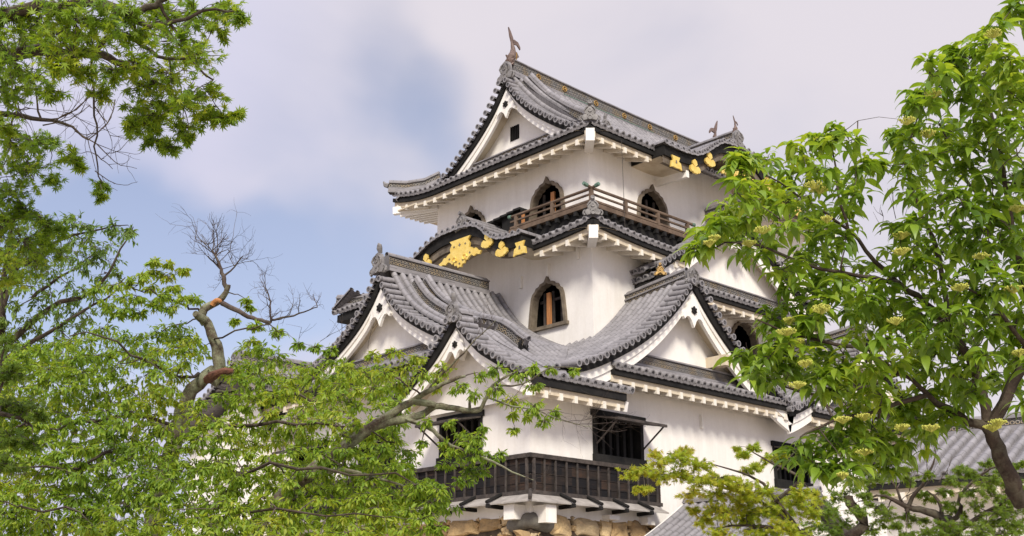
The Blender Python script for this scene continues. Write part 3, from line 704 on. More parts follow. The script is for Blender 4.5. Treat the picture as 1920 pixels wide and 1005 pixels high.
# descending ridges of the top roof
def desc(pts, h=.32, w=.24, **k):
    b = MB(); ridge(b, pts, h=h, w=w, roll=.1, **k); return b.build('descending_ridge', TM, r3, True, 35)
path = [(5.85-.03*k, 6.15-k*.32) for k in range(12)]
pts = [P3(x, YC-y) for x, y in path]
pts += [np.array((5.3, 2.35, P3(5.3, YC-2.35)[2]+.02)), np.array((4.85, 1.85, 18.3)), np.array((4.35, 1.42, 18.12))]
desc(pts, h=.42, w=.2)
b = MB(); ridge(b, [P3(5.6, .35+.36*k)+np.array((0, 0, .0)) for k in range(11)], h=.24, w=.1, roll=.085, base=.05); b.build('descending_ridge', TM, r3, True, 35)
ptl = [P3b(5.85, .35+.4*k) for k in range(9)]; desc(ptl)
desc([np.array((5.25, 10.55, 18.75)), np.array((4.9, 11.1, 18.5)), np.array((4.4, 11.8, 18.42)), np.array((3.95, 12.4, 18.5))], h=.34)
onigawara('ridge_end_ornament', (4.2, 1.28, 18.12), (-1, -1), r3, .85)
onigawara('ridge_end_ornament', (5.35, 1.6, 18.1), (-.2, -1), r3, .75, horn=False, tilt=1)
onigawara('ridge_end_ornament', (5.1, YC, 21.92), (-1, 0), r3, 1.15, horn=False)
b = MB(); b.tube([(3.95, 12.42, 18.72), (3.88, 12.6, 18.8), (3.84, 12.68, 18.95)], [.12, .1, .03], 6); b.build('corner_horn', ['oni'], r3)
def shachi(loc, s, parent, d=1):
    o = np.array(loc, float); mb = MB()
    T = lambda a, n, z: o+np.array((a*s*d, n*s, z*s))
    pts = [(-.1, 0, 0), (-.12, 0, .2), (-.05, 0, .45), (.05, 0, .7), (.06, 0, .95), (-.02, 0, 1.2), (-.06, 0, 1.35)]
    mb.tube([T(*p) for p in pts], [x*s for x in (.2, .24, .21, .16, .11, .06, .03)], 9)
    for poly in ([(.0, .55), (.3, .5), (.42, .62), (.28, .82), (.05, .85)], [(-.02, 1.1), (-.16, 1.5), (-.24, 1.95), (-.1, 1.75), (.05, 1.45), (.06, 1.2)], [(.02, 1.15), (.3, 1.2), (.5, 1.02), (.5, 1.15), (.36, 1.36), (.1, 1.42)], [(.08, .1), (.34, .12), (.26, .24), (.36, .36), (.1, .42)], [(-.2, .1), (-.42, .18), (-.3, .3), (-.4, .46), (-.22, .44)]):
        mb.prism([(a, z) for a, z in poly], lambda a, n, z: T(a, n, z), -.035, .035)
    mb.tube([T(-.25, 0, .02), T(-.36, 0, .12), T(-.3, 0, .22)], [.14*s, .1*s, .05*s], 7)
    m = mb.build('roof_fish', ['shachi'], parent)
    g = MB()
    for k in range(6): g.tube([T(.1+.02*k, -.13+.01*k, .12+.11*k), T(.12+.01*k, -.18+.012*k, .18+.11*k)], [.05*s, .02*s], 5)
    g.build('gilt_scales', ['dullgold'], m); return m
shachi((5.4, YC, 22.5), .86, r3); shachi((18.7, YC, 22.6), .92, r3, -1)

# ---- undulating (kara) gable builder
def kara(T, prof, c, D, n_out, n_in, flat_side=None, ztop_off=0, name='karahafu', under=.42, D2=None):
    """prof(d): height; rolls run from the wall out to the front. T(a, n, z)"""
    D2 = D2 or D
    def P(s, u): return np.array(T(s, n_in+u*(n_out-n_in), prof(s-c)+.0))
    mb = MB(); tile_slope(mb, P, c-D, c+D2, 0, 1, 4); k = mb.build(name, TM, keep, True, 45)
    n = 48; A = np.linspace(-D, D2, n+1)
    bl = MB(); wd = MB(); so = MB()
    for x, y in zip(A, A[1:]):
        zx, zy = prof(x)-.1, prof(y)-.1
        kx, ky = 1, 1
        bl.add([T(c+x, n_out-.1, zx+.03), T(c+y, n_out-.1, zy+.03), T(c+y, n_out-.12, zy-.34), T(c+x, n_out-.12, zx-.34)], [(0, 1, 2, 3)])
        bl.add([T(c+x, n_out-.12, zx-.34), T(c+y, n_out-.12, zy-.34), T(c+y, n_out-.4, zy-.34), T(c+x, n_out-.4, zx-.34)], [(0, 1, 2, 3)])
        for lo, hi, nn, q in ((.32, .62, n_out-.2, wd),):
            q.add([T(c+x, nn, zx-lo), T(c+y, nn, zy-lo), T(c+y, nn, zy-hi), T(c+x, nn, zx-hi)], [(0, 1, 2, 3)])
            q.add([T(c+x, nn, zx-hi), T(c+y, nn, zy-hi), T(c+y, nn-.15, zy-hi), T(c+x, nn-.15, zx-hi)], [(0, 1, 2, 3)])
        so.add([T(c+x, n_out-.3, zx-.36), T(c+y, n_out-.3, zy-.36), T(c+y, n_in, zy-.36), T(c+x, n_in, zx-.36)], [(0, 1, 2, 3)])
    for sx in (-D, D2): bl.add([T(c+sx, n_out-.1, prof(sx)-.05), T(c+sx, n_out-.1, prof(sx)-.44), T(c+sx, n_in, prof(sx)-.44), T(c+sx, n_in, prof(sx)-.05)], [(0, 1, 2, 3)])
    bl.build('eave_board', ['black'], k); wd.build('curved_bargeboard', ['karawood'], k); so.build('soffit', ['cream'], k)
    return k
def gold(parent, T, c, z, kind, s=1., n=0., slope=0.):
    mb = MB(); Tn = lambda a, nn, zz: T(c+a*s, n+nn, z+zz*s+slope*a*s)
    if kind == 'centre':
        poly = [(-.62, .42), (-.48, .27), (-.6, .12), (-.56, -.06), (-.72, -.1), (-.84, -.2), (-.96, -.17), (-1.08, -.3), (-1.28, -.36), (-1.18, -.5), (-1.02, -.44), (-.86, -.5), (-.7, -.4), (-.56, -.46), (-.46, -.56), (-.34, -.52), (-.3, -.66), (-.16, -.66), (-.1, -.78), (0, -.74)]
        full = poly+[(-a, b_) for a, b_ in poly[-2::-1]]
        mb.prism(full, Tn, -.05, .02)
        for q in (1, -1): mb.tube([Tn(q*(.3+.15*math.cos(t)*(1-t/10)), .03, -.42+.15*math.sin(t)*(1-t/10)) for t in [k*.6 for k in range(11)]], .03*s, 5)
    elif kind == 'leaf':
        for t in (90, 200, -20, 250, 290):
            r = .31 if t in (90, 200, -20) else .24; w = .14; ca, sa = math.cos(R(t)), math.sin(R(t))
            pl = [(0, 0), (r*.45, w), (r*.85, w*.8), (r*1.08, 0), (r*.85, -w*.8), (r*.45, -w)]
            mb.prism([(x*ca-y*sa, x*sa+y*ca) for x, y in pl], Tn, -.04-.002*t/90, .02+.004*(t/90))
    else:
        mb.prism([(-.36, -.27), (-.3, .02), (-.17, .08), (-.26, .27), (.26, .27), (.17, .08), (.3, .02), (.36, -.27), (.2, -.22), (0, -.24), (-.2, -.22)], Tn, -.04, .02)
    o = mb.build('gold_ornament', ['gold'], parent)
    h = MB()
    if kind == 'centre':
        for a, zz, r in ((0, .16, .07), (-.34, .14, .05), (.34, .14, .05), (-.2, -.5, .05), (.2, -.5, .05), (0, -.62, .05), (-.62, -.3, .05), (.62, -.3, .05)):
            h.prism([(a+r*math.cos(t)*(.6 if i % 2 else 1.2), zz+r*math.sin(t)*(.6 if i % 2 else 1.2)) for i, t in enumerate([2*math.pi*k/8 for k in range(8)])], Tn, .018, .03)
    if kind == 'end': h.prism([(-.05, -.04), (-.03, .1), (.03, .1), (.05, -.04)], Tn, .018, .03)
    if h.v: h.build('piercing', ['karawood'], o)
    return o
# ---- second tier roof
lift2 = lambda a, o=0: .26*max(0, 1-a/4.5)**2
def P2r(s, u): return np.array((s, 1.88-u, 14.62-.62*u+.06*u*u+lift2(s-3.65)*(.3+.7*u/1.15)))
def P2l(s, u): return np.array((4.8-u, s, 14.62-.62*u+.06*u*u+lift2(s-.73)*(.3+.7*u/1.15)))
b = MB(); tile_slope(b, P2r, 3.69, 8.55, lambda s: max(0., 1.15-(s-3.65)), 1.15, 5); r2 = b.build('middle_roof', TM, keep, True, 40)
b = MB(); tile_slope(b, P2l, .77, 3.65, lambda s: max(0., 1.15-(s-.73)), 1.15, 5); b.build('short_side_slope', TM, r2, True, 40)
eave(r2, TR(1.88), 3.67, 8.6, 13.86, 1.13, 0, rise=.3, lift=lambda a: lift2(a-3.65), r0=.7, sp=.62)
eave(r2, TL(4.8), .75, 3.7, 13.86, 1.13, 0, rise=.3, lift=lambda a: lift2(a-.73), r0=.7, sp=.62)
b = MB(); b.beam((3.66, .74, 13.72), (4.8, 1.9, 13.9), .3, .44); b.build('corner_beam', ['trim'], r2)
onigawara('ridge_end_ornament', (3.78, .86, 14.42), (-1, -1), r2, .78)
b = MB(); ridge(b, [(3.9, .97, 14.4), (4.3, 1.4, 14.5), (4.75, 1.85, 14.75)], h=.25, w=.22); b.build('hip_ridge', TM, r2, True, 35)
K2 = interp([-3.6, -3.2, -2.5, -1.8, -1.0, 0, .55, 1.0, 1.5, 2.0, 2.5, 3.1], [14.62, 14.55, 14.78, 15.08, 15.24, 15.26, 15.2, 15.04, 14.62, 14.36, 14.27, 14.25])
k2f = lambda d: K2(-d)       # + d towards the far left
k2 = kara(TL(3.0), k2f, 6.75, 3.15, 0, -1.8, D2=3.5)
b = MB(); ridge(b, [(x, 6.75, 15.24) for x in (3.25, 4, 5.1)], h=.34, w=.26, bands=1); b.build('kara_ridge', TM, k2, True, 35)
onigawara('ridge_end_ornament', (3.1, 6.75, 15.22), (-1, 0), k2, .85)
Tk = TL(3.0)
gold(k2, Tk, 6.78, 14.42, 'centre', .92, -.06); gold(k2, Tk, 5.3, 14.34, 'leaf', 1, -.06); gold(k2, Tk, 4.55, 13.84, 'leaf', 1, -.06); gold(k2, Tk, 3.62, 13.68, 'end', .9, -.06)
gold(k2, Tk, 8.75, 14.36, 'leaf', 1, -.06)
b = MB(); b.tube([(3.05, 10.2, 14.75), (2.98, 10.4, 14.8), (2.95, 10.5, 14.95)], [.12, .1, .04], 6); b.build('corner_horn', ['oni'], k2)
K3 = interp([0, .9, 1.6, 2.2, 2.8, 3.6, 4.5, 5.2], [19.2, 19.1, 18.72, 18.3, 18.05, 17.98, 18.0, 18.05])
k3 = kara(TR(.6), lambda d: K3(abs(d)), XC, 4.5, 0, -3.6)
b = MB(); ridge(b, [(XC, y, 19.15) for y in (.75, 2, 3.2, 4.6)], h=.62, w=.34, bands=2); b.build('kara_ridge', TM, k3, True, 35)
onigawara('ridge_end_ornament', (XC, .66, 19.2), (0, -1), k3, 1.1, horn=False)
shachi((XC, .72, 19.75), .38, k3)
Tk = TR(.6)
gold(k3, Tk, XC, 18.2, 'centre', .95, -.06); gold(k3, Tk, 10.15, 18.05, 'leaf', 1, -.06); gold(k3, Tk, 9.2, 17.5, 'leaf', 1, -.06); gold(k3, Tk, 8.08, 17.38, 'end', .9, -.06)
gold(k3, Tk, 13.9, 18.1, 'leaf', 1, -.06); gold(k3, Tk, 14.8, 17.55, 'leaf', 1, -.06); gold(k3, Tk, 15.95, 17.5, 'end', .95, -.06)
for x in (8.9, 15.1):
    b = MB(); b.beam((x, .78, 17.2), (x, 2.3, 17.25), .16, .26); b.build('bracket_beam', ['trim'], k3)

# ---- balcony
bal = MB(); bal.box((4.15, 1.25, 14.88), (5.2, 5.35, 15.04)); bal.box((4.151, 1.251, 14.881), (9.6, 2.29, 15.039)); 
balc = bal.build('balcony', ['rail'], keep)
b = MB(); b.box((4.3, 1.4, 14.45), (5.2, 5.2, 14.87)); b.box((4.301, 1.401, 14.451), (9.5, 2.29, 14.869))
for k in range(12): b.box((4.35+k*.45, 1.22, 14.7), (4.47+k*.45, 1.4, 14.86))
for k in range(9): b.box((4.12, 1.5+k*.45, 14.7), (4.3, 1.62+k*.45, 14.86))
b.build('balcony_underframe', ['black'], balc)
rl = MB()
for z, r in ((15.53, .055),):
    rl.tube([(4.2, .98, z+.06), (4.2, 1.3, z), (4.2, 5.3, z)], r, 7); rl.tube([(3.88, 1.3, z+.08), (4.2, 1.3, z+.02), (9.75, 1.3, z+.02)], r, 7)
for z, w in ((15.33, .07), (15.1, .09)):
    rl.beam((4.2, 1.3, z), (4.2, 5.3, z), w, w*.8); rl.beam((4.2, 1.3, z+.003), (9.6, 1.3, z+.003), w, w*.8)
rl.build('railing', ['rail'], balc)
for x, y in ((4.2, 1.3), (4.2, 3.15), (4.2, 5.0), (5.95, 1.3), (7.7, 1.3), (9.4, 1.3)):
    b = MB(); b.box((x-.06, y-.06, 15.03), (x+.06, y+.06, 15.5)); b.build('railing_post', ['rail'], balc)
for e0, e1 in (((4.2, .94, 15.6), (4.2, 1.1, 15.565)), ((3.82, 1.3, 15.62), (4.0, 1.3, 15.585)), ((9.68, 1.3, 15.55), (9.84, 1.3, 15.56)), ((4.2, 5.25, 15.53), (4.2, 5.4, 15.55))):
    cp = MB(); cp.tube([e0, e1], .07, 8); cp.build('rail_cap', ['copper'], balc)
b = MB()       # dark shingled hood over the balcony end
for k in range(8): b.box((4.55, 5.2+k*.36, 15.92-k*.035), (5.2, 5.2+(k+1)*.36, 16.0-k*.035))
b.box((4.6, 5.1, 15.1), (4.7, 5.2, 15.95)); b.box((4.7, 5.3, 14.9), (5.15, 6.3, 15.9)); b.build('balcony_hood', ['black'], balc)
b = MB(); b.box((4.55, 5.02, 15.1), (4.65, 5.1, 15.75)); b.build('hood_post', ['orange'], balc)

# ---- bay roof and middle gable of the long side
BE = .62
def PB(s, u): l = .12*max(0, 1-(s-6.9)/2.)**2+.12*max(0, 1-(17.1-s)/2.)**2; return np.array((s, BY-.1-u, 13.38-.48*u+l*u/1.15))
b = MB(); tile_slope(b, PB, 6.94, 17.06, lambda s: max(0., 1.15-(s-6.9), 1.15-(17.1-s)), 1.15, 5); rb = b.build('bay_roof', TM, keep, True, 40)
def PBl(s, u): l = .12*max(0, 1-(s-.62)/2.)**2; return np.array((8.0-u, s, 13.38-.48*u+l*u/1.15))
b = MB(); tile_slope(b, PBl, BE+.04, 1.88, lambda s: max(0., 1.1-(s-BE)), 1.1, 5); b.build('bay_side_slope', TM, rb, True, 40)
eave(rb, TR(BY), 6.95, 17.1, 12.72, 1.22, 0, rise=.22, lift=lambda a: .1*max(0, 1-(a-6.9)/2.)**2, r0=.7, hb=.12)
eave(rb, TL(7.9), BE+.02, 1.86, 12.72, .98, 0, rise=.22, r0=.7, hb=.16, raft=False)
b = MB(); ridge(b, [(x, 1.5, 13.2) for x in (8.4, 10, 12, 14, 15.6)], h=.42, w=.2, roll=0); b.build('gable_base_ridge', TM, rb)
b = MB(); ridge(b, [(8.0, 1.75, 13.4), (7.5, 1.2, 13.15), (7.1, .8, 12.98)], h=.25, w=.22); b.build('hip_ridge', TM, rb, True, 35)
onigawara('ridge_end_ornament', (7.02, .74, 12.95), (-1, -1), rb, .5, mat='dullgold')
GY4 = .8
g4 = gable(keep, TR(GY4), G4, XC, 4.9, 4.9, 0, -.72, 13.2, pend=1.15, bw=(.4, .7), name='middle_gable')
def P4(sg):
    return lambda s, u: np.array((XC+sg*u, s, G4(u)))
b = MB(); tile_slope(b, P4(-1), GY4+.5, 2.6, 0, 5.2, 14); tile_slope(b, P4(1), GY4+.5, 2.6, 0, 5.2, 14)
for sg in (-1, 1): tile_slope(b, P4(sg), GY4, GY4+.5, 0, 5.2, 14, rolls=False, lip=False)
for sg in (-1, 1): rake_tiles(b, [(XC+sg*d, GY4-.12, G4(d)-.03) for d in np.linspace(.12, 5.0, 30)], (0, -1, 0), .1)
b.build('gable_roof', TM, g4, True, 40)
b = MB(); ridge(b, [(XC, y, 16.3) for y in (.95, 1.5, 2.3)], h=.62, w=.3); b.build('gable_ridge', TM, g4, True, 35)
onigawara('ridge_end_ornament', (XC, .86, 16.3), (0, -1), g4, 1.0, tilt=1)

# ---- first tier roof, short side: great gable and the lower front gable
XG1, XG2 = -.7, -1.1
def P1(s, u):      # s = x, u from the great ridge towards the viewer's right
    y = YC-u; return np.array((s, y, f1y(y)+drop(s, XG1, .34, 1.0)*(1 if y > 2.9 else max(0, (y-2.2)/.7))))
b = MB(); tile_slope(b, P1, XG1+.5, 6.3, 0, lambda s: YC-2.0 if s < .1 else (YC+1.2 if s < 3.1 else YC-1.2), 22); r1 = b.build('lower_roof', TM, keep, True, 40)
b = MB(); tile_slope(b, P1, XG2+.5, .1, YC-2.1, YC+1.2, 10); b.build('front_gable_slope', TM, r1, True, 40)
b = MB(); tile_slope(b, lambda s, u: np.array((s, YC+u, f1y(YC-u))), XG1+.15, 6.3, 0, 7.2, 14); b.build('rear_slope', TM, r1, True, 40)
b = MB(); tile_slope(b, lambda s, u: np.array((s, G2C+u, G2(u))), XG2+.12, .6, 0, 2.9, 8); b.build('front_gable_rear_slope', TM, r1, True, 40)
eave(r1, TR(0), -.95, 2.9, 7.9, 1.17, 0, rise=.28, r0=.55, hb=.17)
for e0, e1, w_, h_ in (((2.98, -1.05, 7.58), (2.98, 0, 7.85), .12, .3), ((-.95, -1.0, 7.6), (0, 0, 7.85), .26, .34)):
    b = MB(); b.beam(e0, e1, w_, h_); b.build('corner_beam', ['trim'], r1)
g1 = gable(keep, TL(XG1), lambda d: G1(d)-.3, YC, 4.4, 6.6, 0, -.62, 9.7, pend=1.15, bw=(.28, .55), name='great_gable')
b = MB(); rake_tiles(b, [(XG1-.12, YC-d, G1(d)-.33) for d in np.linspace(.1, 3.75, 30)], (-1, 0, 0), .1); rake_tiles(b, [(XG1-.12, YC+d, G1(d)-.33) for d in np.linspace(.1, 6.6, 30)], (-1, 0, 0), .1)
b.build('verge_tiles', TM, g1, True, 40)
g2 = gable(keep, TL(XG2), G2, G2C, 3.2, 3.1, 0, -.85, 7.6, pend=.8, bw=(.28, .48), name='front_gable')
b = MB(); rake_tiles(b, [(XG2-.12, G2C-d, G2(d)-.02) for d in np.linspace(.1, 3.25, 30)], (-1, 0, 0), .1); rake_tiles(b, [(XG2-.12, G2C+d, G2(d)-.02) for d in np.linspace(.1, 3.1, 30)], (-1, 0, 0), .1)
b.build('verge_tiles', TM, g2, True, 40)
onigawara('ridge_end_ornament', (XG2-.05, G2C, 10.12), (-1, 0), g2, .95, tilt=1, horn=False)
onigawara('ridge_end_ornament', (XG1-.05, YC, 12.72), (-1, 0), g1, 1.05, tilt=1, horn=False)
b = MB(); ridge(b, [(x, YC, 12.88) for x in (-.45, 1, 2.5, 4.1)], h=.44, w=.32, roll=.1, bands=1, base=.08, endcap=False); b.build('great_ridge', TM, g1, True, 35)
def dr(pts, **k): b = MB(); ridge(b, pts, roll=.09, **k); b.build('descending_ridge', TM, r1, True, 35)
dr([P1(.8, .4+.33*k)+np.array((0, 0, .02)) for k in range(16)], h=.42, w=.2)
dr([P1(.38, .4+.33*k)+np.array((0, 0, .0)) for k in range(11)], h=.3, w=.12, base=.04)
onigawara('ridge_end_ornament', (.78, 1.12, P1(.8, YC-1.1)[2]+.0), (0, -1), r1, .7, horn=False, tilt=1, mat='black')
b = MB(); ridge(b, [(-.95, G2C, 10.18), (-.7, G2C, 10.2), (-.45, G2C, 10.2)], h=.2, w=.2); b.build('front_gable_ridge', TM, g2, True, 35)
# strip roof under the great gable
def PS(s, u): return np.array((-.1-u, s, 9.62-.4*u))
b = MB(); tile_slope(b, PS, 3.2, 13.9, 0, .95, 4); sr = b.build('gable_skirt_roof', TM, r1, True, 40)
eave(r1, TL(0), 3.4, 13.9, 9.0, .98, 0, rise=.25, r0=.5)
b = MB(); ridge(b, [(-.24, y, 9.6) for y in (3.6, 6, 9, 12.5)], h=.36, w=.2, roll=0); b.build('gable_base_ridge', TM, r1)

# ---- first tier, long side: side gables with their own skirt roofs
def side_gable(c, dR):
    def P(sg): return lambda s, u: np.array((c+sg*u, s, G3(u)-.13*max(0, s+.5)*max(0, 1-u/3.5)))
    g = gable(keep, TR(-1.0), G3, c, 5.75, dR, 0, -.72, 8.7, pend=1.05, bw=(.34, .66), name='side_gable', black=.24)
    b = MB(); tile_slope(b, P(-1), -.45, 3.3, .16, 5.9, 20); tile_slope(b, P(1), -.45, 2.2, .16, min(dR, 5.9), 16)
    for sg in (-1, 1): tile_slope(b, P(sg), -1.0, -.45, 0, 5.85 if sg < 0 else min(dR, 5.85), 16, rolls=False, lip=False)
    rake_tiles(b, [(c-d, -1.12, G3(d)-.03) for d in np.linspace(.12, 5.85, 40)], (0, -1, 0), .1); rake_tiles(b, [(c+d, -1.12, G3(d)-.03) for d in np.linspace(.12, dR, 40)], (0, -1, 0), .1)
    b.build('gable_roof', TM, g, True, 40)
    b = MB(); ridge(b, [(c, y, 12.22-.12*(y+.8)) for y in (-.8, 0, 1, 1.88)], h=.42, w=.3, roll=.1, bands=2, base=.05, endcap=False); b.build('gable_ridge', TM, g, True, 35)
    onigawara('ridge_end_ornament', (c, -.95, 12.14), (0, -1), g, .95, horn=False)
    b = MB(); b.beam((c+1.55, -1.08, 9.78), (c+1.55, -.2, 9.78), .34, .36); b.build('purlin_end', ['cream'], g)
    b = MB(); tile_slope(b, lambda s, u: np.array((s, -.25-u, 9.1-.42*u)), c-4.0, c+min(dR, 5.0), 0, .8, 4); s_ = b.build('gable_skirt_roof', TM, g, True, 40)
    b = MB(); ridge(b, [(x, -.34, 9.1) for x in (c-3.6, c-1, c+2, c+3.9)], h=.44, w=.2, roll=0, bands=1); b.build('gable_base_ridge', TM, g)
    eave(g, TR(0), c-4.05, c+min(dR, 5.0), 8.63, 1.02, 0, rise=.22, r0=.35, hb=.11, sp=.58)
    return g
side_gable(G3C, 5.6); side_gable(2*XC-G3C, 5.6)
b = MB(); b.tube([(4.75, 1.8, 10.25), (5.1, 1.72, 10.45), (5.5, 1.7, 10.8), (5.9, 1.72, 11.15), (6.3, 1.72, 11.6)], [.13, .17, .16, .17, .14], 7); b.build('mortar_fillet', ['frame'], r1, True)
b = MB(); ridge(b, [(.3, -1.05, 8.1), (1.5, .3, 8.85), (2.7, 1.3, 9.45), (3.6, 2.1, 10.0)], h=.05, w=.16, roll=.0, base=.03); b.build('valley_gutter', TM, r1)

# ---- boards, skirt, windows of the ground storey
def cladding(T, a0, a1, holes):
    b = MB(); z0, z1 = 4.95, 6.0
    for k in range(4): zz = z0+(z1-z0)*k/4; n = .07; b.box((a0, 0, zz), (a1, n+.0, zz+(z1-z0)/4-.012), 0, T)
    for k in range(4): zz = z0+(z1-z0)*k/4; b.box((a0, .0, zz-.004), (a1, .082, zz+.022), 0, T)
    c = b.build('board_cladding', ['boards'], keep)
    b = MB(); a = a0+.45
    while a < a1: b.box((a-.028, .082, z0), (a+.028, .125, z1-.08), 0, T); a += .45
    e = .157 if T is wR else 0; b.box((a0-e, .02, z1-.09), (a1, .16-(e > 0)*.003, z1+.03), 0, T); b.box((a0-e*.94, .02, z0-.06), (a1, .15-(e > 0)*.003, z0+.05), 0, T); b.box((a0+.004, .0, z0+.05), (a0+.075, .135, z1-.09), 0, T)
    b.build('battens', ['batten'], c)
cladding(wL, 0.0, 12.9, winl); cladding(wR, 0.0, 5.6, win1)
def lattice_window(T, a0, a1, z0, z1, side):
    w = MB(); w.box((a0-.02, -.5, z0), (a1+.02, -.45, z1), 0, T); wo = w.build('window', ['dark'], keep)
    f = MB(); e = .1
    f.box((a0-e, -.25, z1-.02), (a1+e, .1, z1+.16), 0, T); f.box((a0-.04, -.3, z0-.15), (a1+.04, .14, z0+.14), 0, T)
    f.box((a0-.02, -.3, z0+.14), (a0+.12, .05, z1-.02), 0, T); f.box((a1-.12, -.3, z0+.14), (a1+.02, .05, z1-.02), 0, T); f.build('frame', ['black'], wo)
    l = MB(); n = int((a1-a0)/.3)
    for i in range(1, n): x = a0+(a1-a0)*i/n; l.box((x-.06, -.28, z0+.1), (x+.06, -.16, z1), 0, T)
    l.build('lattice', ['black'], wo)
    s = MB()      # top-hung shutter propped open
    def sh(a, n, z): return T(a, n, z)
    vs = [(a0-.02, .06, z1-.02), (a1+.02, .06, z1-.02), (a1+.02, 1.0, z1-.2), (a0-.02, 1.0, z1-.2)]
    s.add([T(a, n, z) for a, n, z in vs]+[T(a, n, z-.05) for a, n, z in vs], [(0, 1, 2, 3), (7, 6, 5, 4), (0, 4, 5, 1), (1, 5, 6, 2), (2, 6, 7, 3), (3, 7, 4, 0)])
    s.beam(T(a0, 1.0, z1-.22), T(a1, 1.0, z1-.22), .06, .08)
    for x in (a0+.08, a1-.08): s.beam(T(x, .08, z0+.45), T(x, .95, z1-.24), .04, .04)
    s.build('shutter', ['batten'], wo)
for h in win1: lattice_window(wR, *h, 1)
for h in winl: lattice_window(wL, *h, -1)
def skirt(T, a0, a1):
    b = MB(); n = int((a1-a0)/.35)
    for i in range(n):
        x, y = a0+(a1-a0)*i/n, a0+(a1-a0)*(i+1)/n-.0
        e0 = .62 if i or a0 > 0 else .62
        xs = x-.6 if i == 0 else x
        vs = [T(x, .05, 4.93), T(y, .05, 4.93), T(y, .62, 4.66), T(xs, .62, 4.66)]
        b.add(vs+[np.array(v)-np.array((0, 0, .04)) for v in vs], [(0, 1, 2, 3), (7, 6, 5, 4), (2, 6, 7, 3), (1, 5, 6, 2), (0, 3, 7, 4)], 0, [(i*.4, 0), (i*.4+.35, 0), (i*.4+.35, .6), (i*.4, .6)]*2)
    s = b.build('skirt_roof', ['skirt'], keep)
    b = MB(); a = a0+1.05
    while a < a1:
        b = MB(); b.tube([T(a, .05, 4.99), T(a-.0, .72, 4.7)], .05, 7); b.beam(T(a, .1, 4.58), T(a, .7, 4.6), .1, .11); b.build('skirt_batten', ['black'], s); a += 1.13
skirt(wL, 0, 12.9); skirt(wR, 0, 5.3)
b = MB(); b.tube([(-.05, -.05, 5.0), (-.66, -.66, 4.7)], .055, 8); b.build('corner_batten', ['batten'], keep)
for lo, hi in (((-.45, .2, 4.2), (.2, .62, 4.6)), ((.1, -.5, 4.1), (.52, .2, 4.58)), ((4.6, -.35, 4.28), (4.95, 0, 4.5)), ((-.35, 4.2, 4.3), (0, 4.7, 4.5)), ((2.95, -.3, 4.35), (3.4, 0, 4.48))):
    b = MB(); b.box(lo, hi); b.build('beam_end', ['trim'], keep)
# rope hanging down the corner of the upper storeys
b = MB(); b.tube([(5.5, 1.0, 17.6), (5.51, .97, 14.3)], .009, 4); b.build('lightning_wire', ['batten'], keep)

# ================================================================== stone base
def boulders(mb, T, a0, a1, zt, zb, seed, batter=.25):
    rg = random.Random(seed); z = zt
    while z > zb:
        h = rg.uniform(.42, .8); a = a0-rg.uniform(0, .3)
        while a < a1:
            w = rg.uniform(.5, 1.35); hh = h*rg.uniform(.7, 1.0)
            if rg.random() < .25: parts = [(a, w*.9, z, hh*.5), (a+w*.05, w*.7, z-hh*.52, hh*.46)]
            else: parts = [(a, w, z, hh)]
            for aa, ww, zz, h2_ in parts: blob(mb, T, aa+ww/2, zz-h2_/2, ww/2*.97, h2_/2*.98, rg, batter*(zt-zz))
            for q in (.05, hh*.5, hh-.02):
                s = rg.uniform(.06, .13); blob(mb, T, a+w+rg.uniform(-.06, .06), z-q, s, s*.75, rg, batter*(zt-z)-.05)
            a += w+.015
        z -= h
def blob(mb, T, ca, cz, ra, rz, rg, off=0):
    nu, nv = 11, 4; rows = []; jt = lambda q: rg.uniform(-q, q); e = rg.uniform(.34, .6); k = [rg.uniform(-.17, .17) for _ in range(4)]; ph = rg.uniform(0, 6)
    for j in range(nv+1):
        v = j/nv*math.pi/2; row = []
        for i in range(nu+1):
            t = 2*math.pi*(i % nu)/nu; c, s = math.cos(t), math.sin(t); r = 1+k[0]*math.cos(2*t+ph)+k[1]*math.cos(3*t-ph)+k[2]*math.sin(5*t)*.6
            x = math.copysign(abs(c)**e, c)*r; y = math.copysign(abs(s)**e, s)*r
            row.append(T(ca+ra*x*math.cos(v)**.45, off-.12+.22*math.sin(v)**.6*(1+k[3])+.04*math.sin(3*t+ph)*math.cos(v), cz+rz*y*math.cos(v)**.45))
            if 0 < j < nv: row[-1] = tuple(np.array(row[-1])+np.array((jt(.025), jt(.025), jt(.025))))
        row[-1] = row[0]; rows.append(row)
    mb.grid(rows, [[(0, 0)]*(nu+1)]*(nv+1))
base = empty('stone_base', (12, 6.5, 0)); tag(base, 'rough ochre boulder wall under the keep with a big grey corner stone', 'stone wall')
b = MB(); boulders(b, TR(.02), .75, 7, 4.37, 2.2, 5); boulders(b, TL(.02), .75, 13, 4.37, 2.2, 9); boulders(b, TR(.02), -.4, .8, 3.86, 2.2, 3); boulders(b, TL(.02), -.1, .8, 3.86, 2.2, 4); b.build('boulders', ['stone'], base)
b = MB()
rg = random.Random(2)
rows = []
for j in range(9):
    ph = math.pi*(j/8-.5); rows.append([])
    for i in range(17):
        t = 2*math.pi*(i % 16)/16; c, s = math.cos(t), math.sin(t); ex = .62
        x = math.copysign(abs(c)**ex, c)*(1+.06*math.sin(3*t)); y = math.copysign(abs(s)**ex, s)*(1+.05*math.cos(4*t))
        rows[-1].append((.44+.66*x*math.cos(ph)**.4+.08*y, .44+.66*y*math.cos(ph)**.4, 4.12+.28*math.sin(ph)*(1+.15*x)+.05*x*y-.04*y))
b.grid(rows, [[(0, 0)]*17]*9); b.build('corner_stone', ['greystone'], base, True)
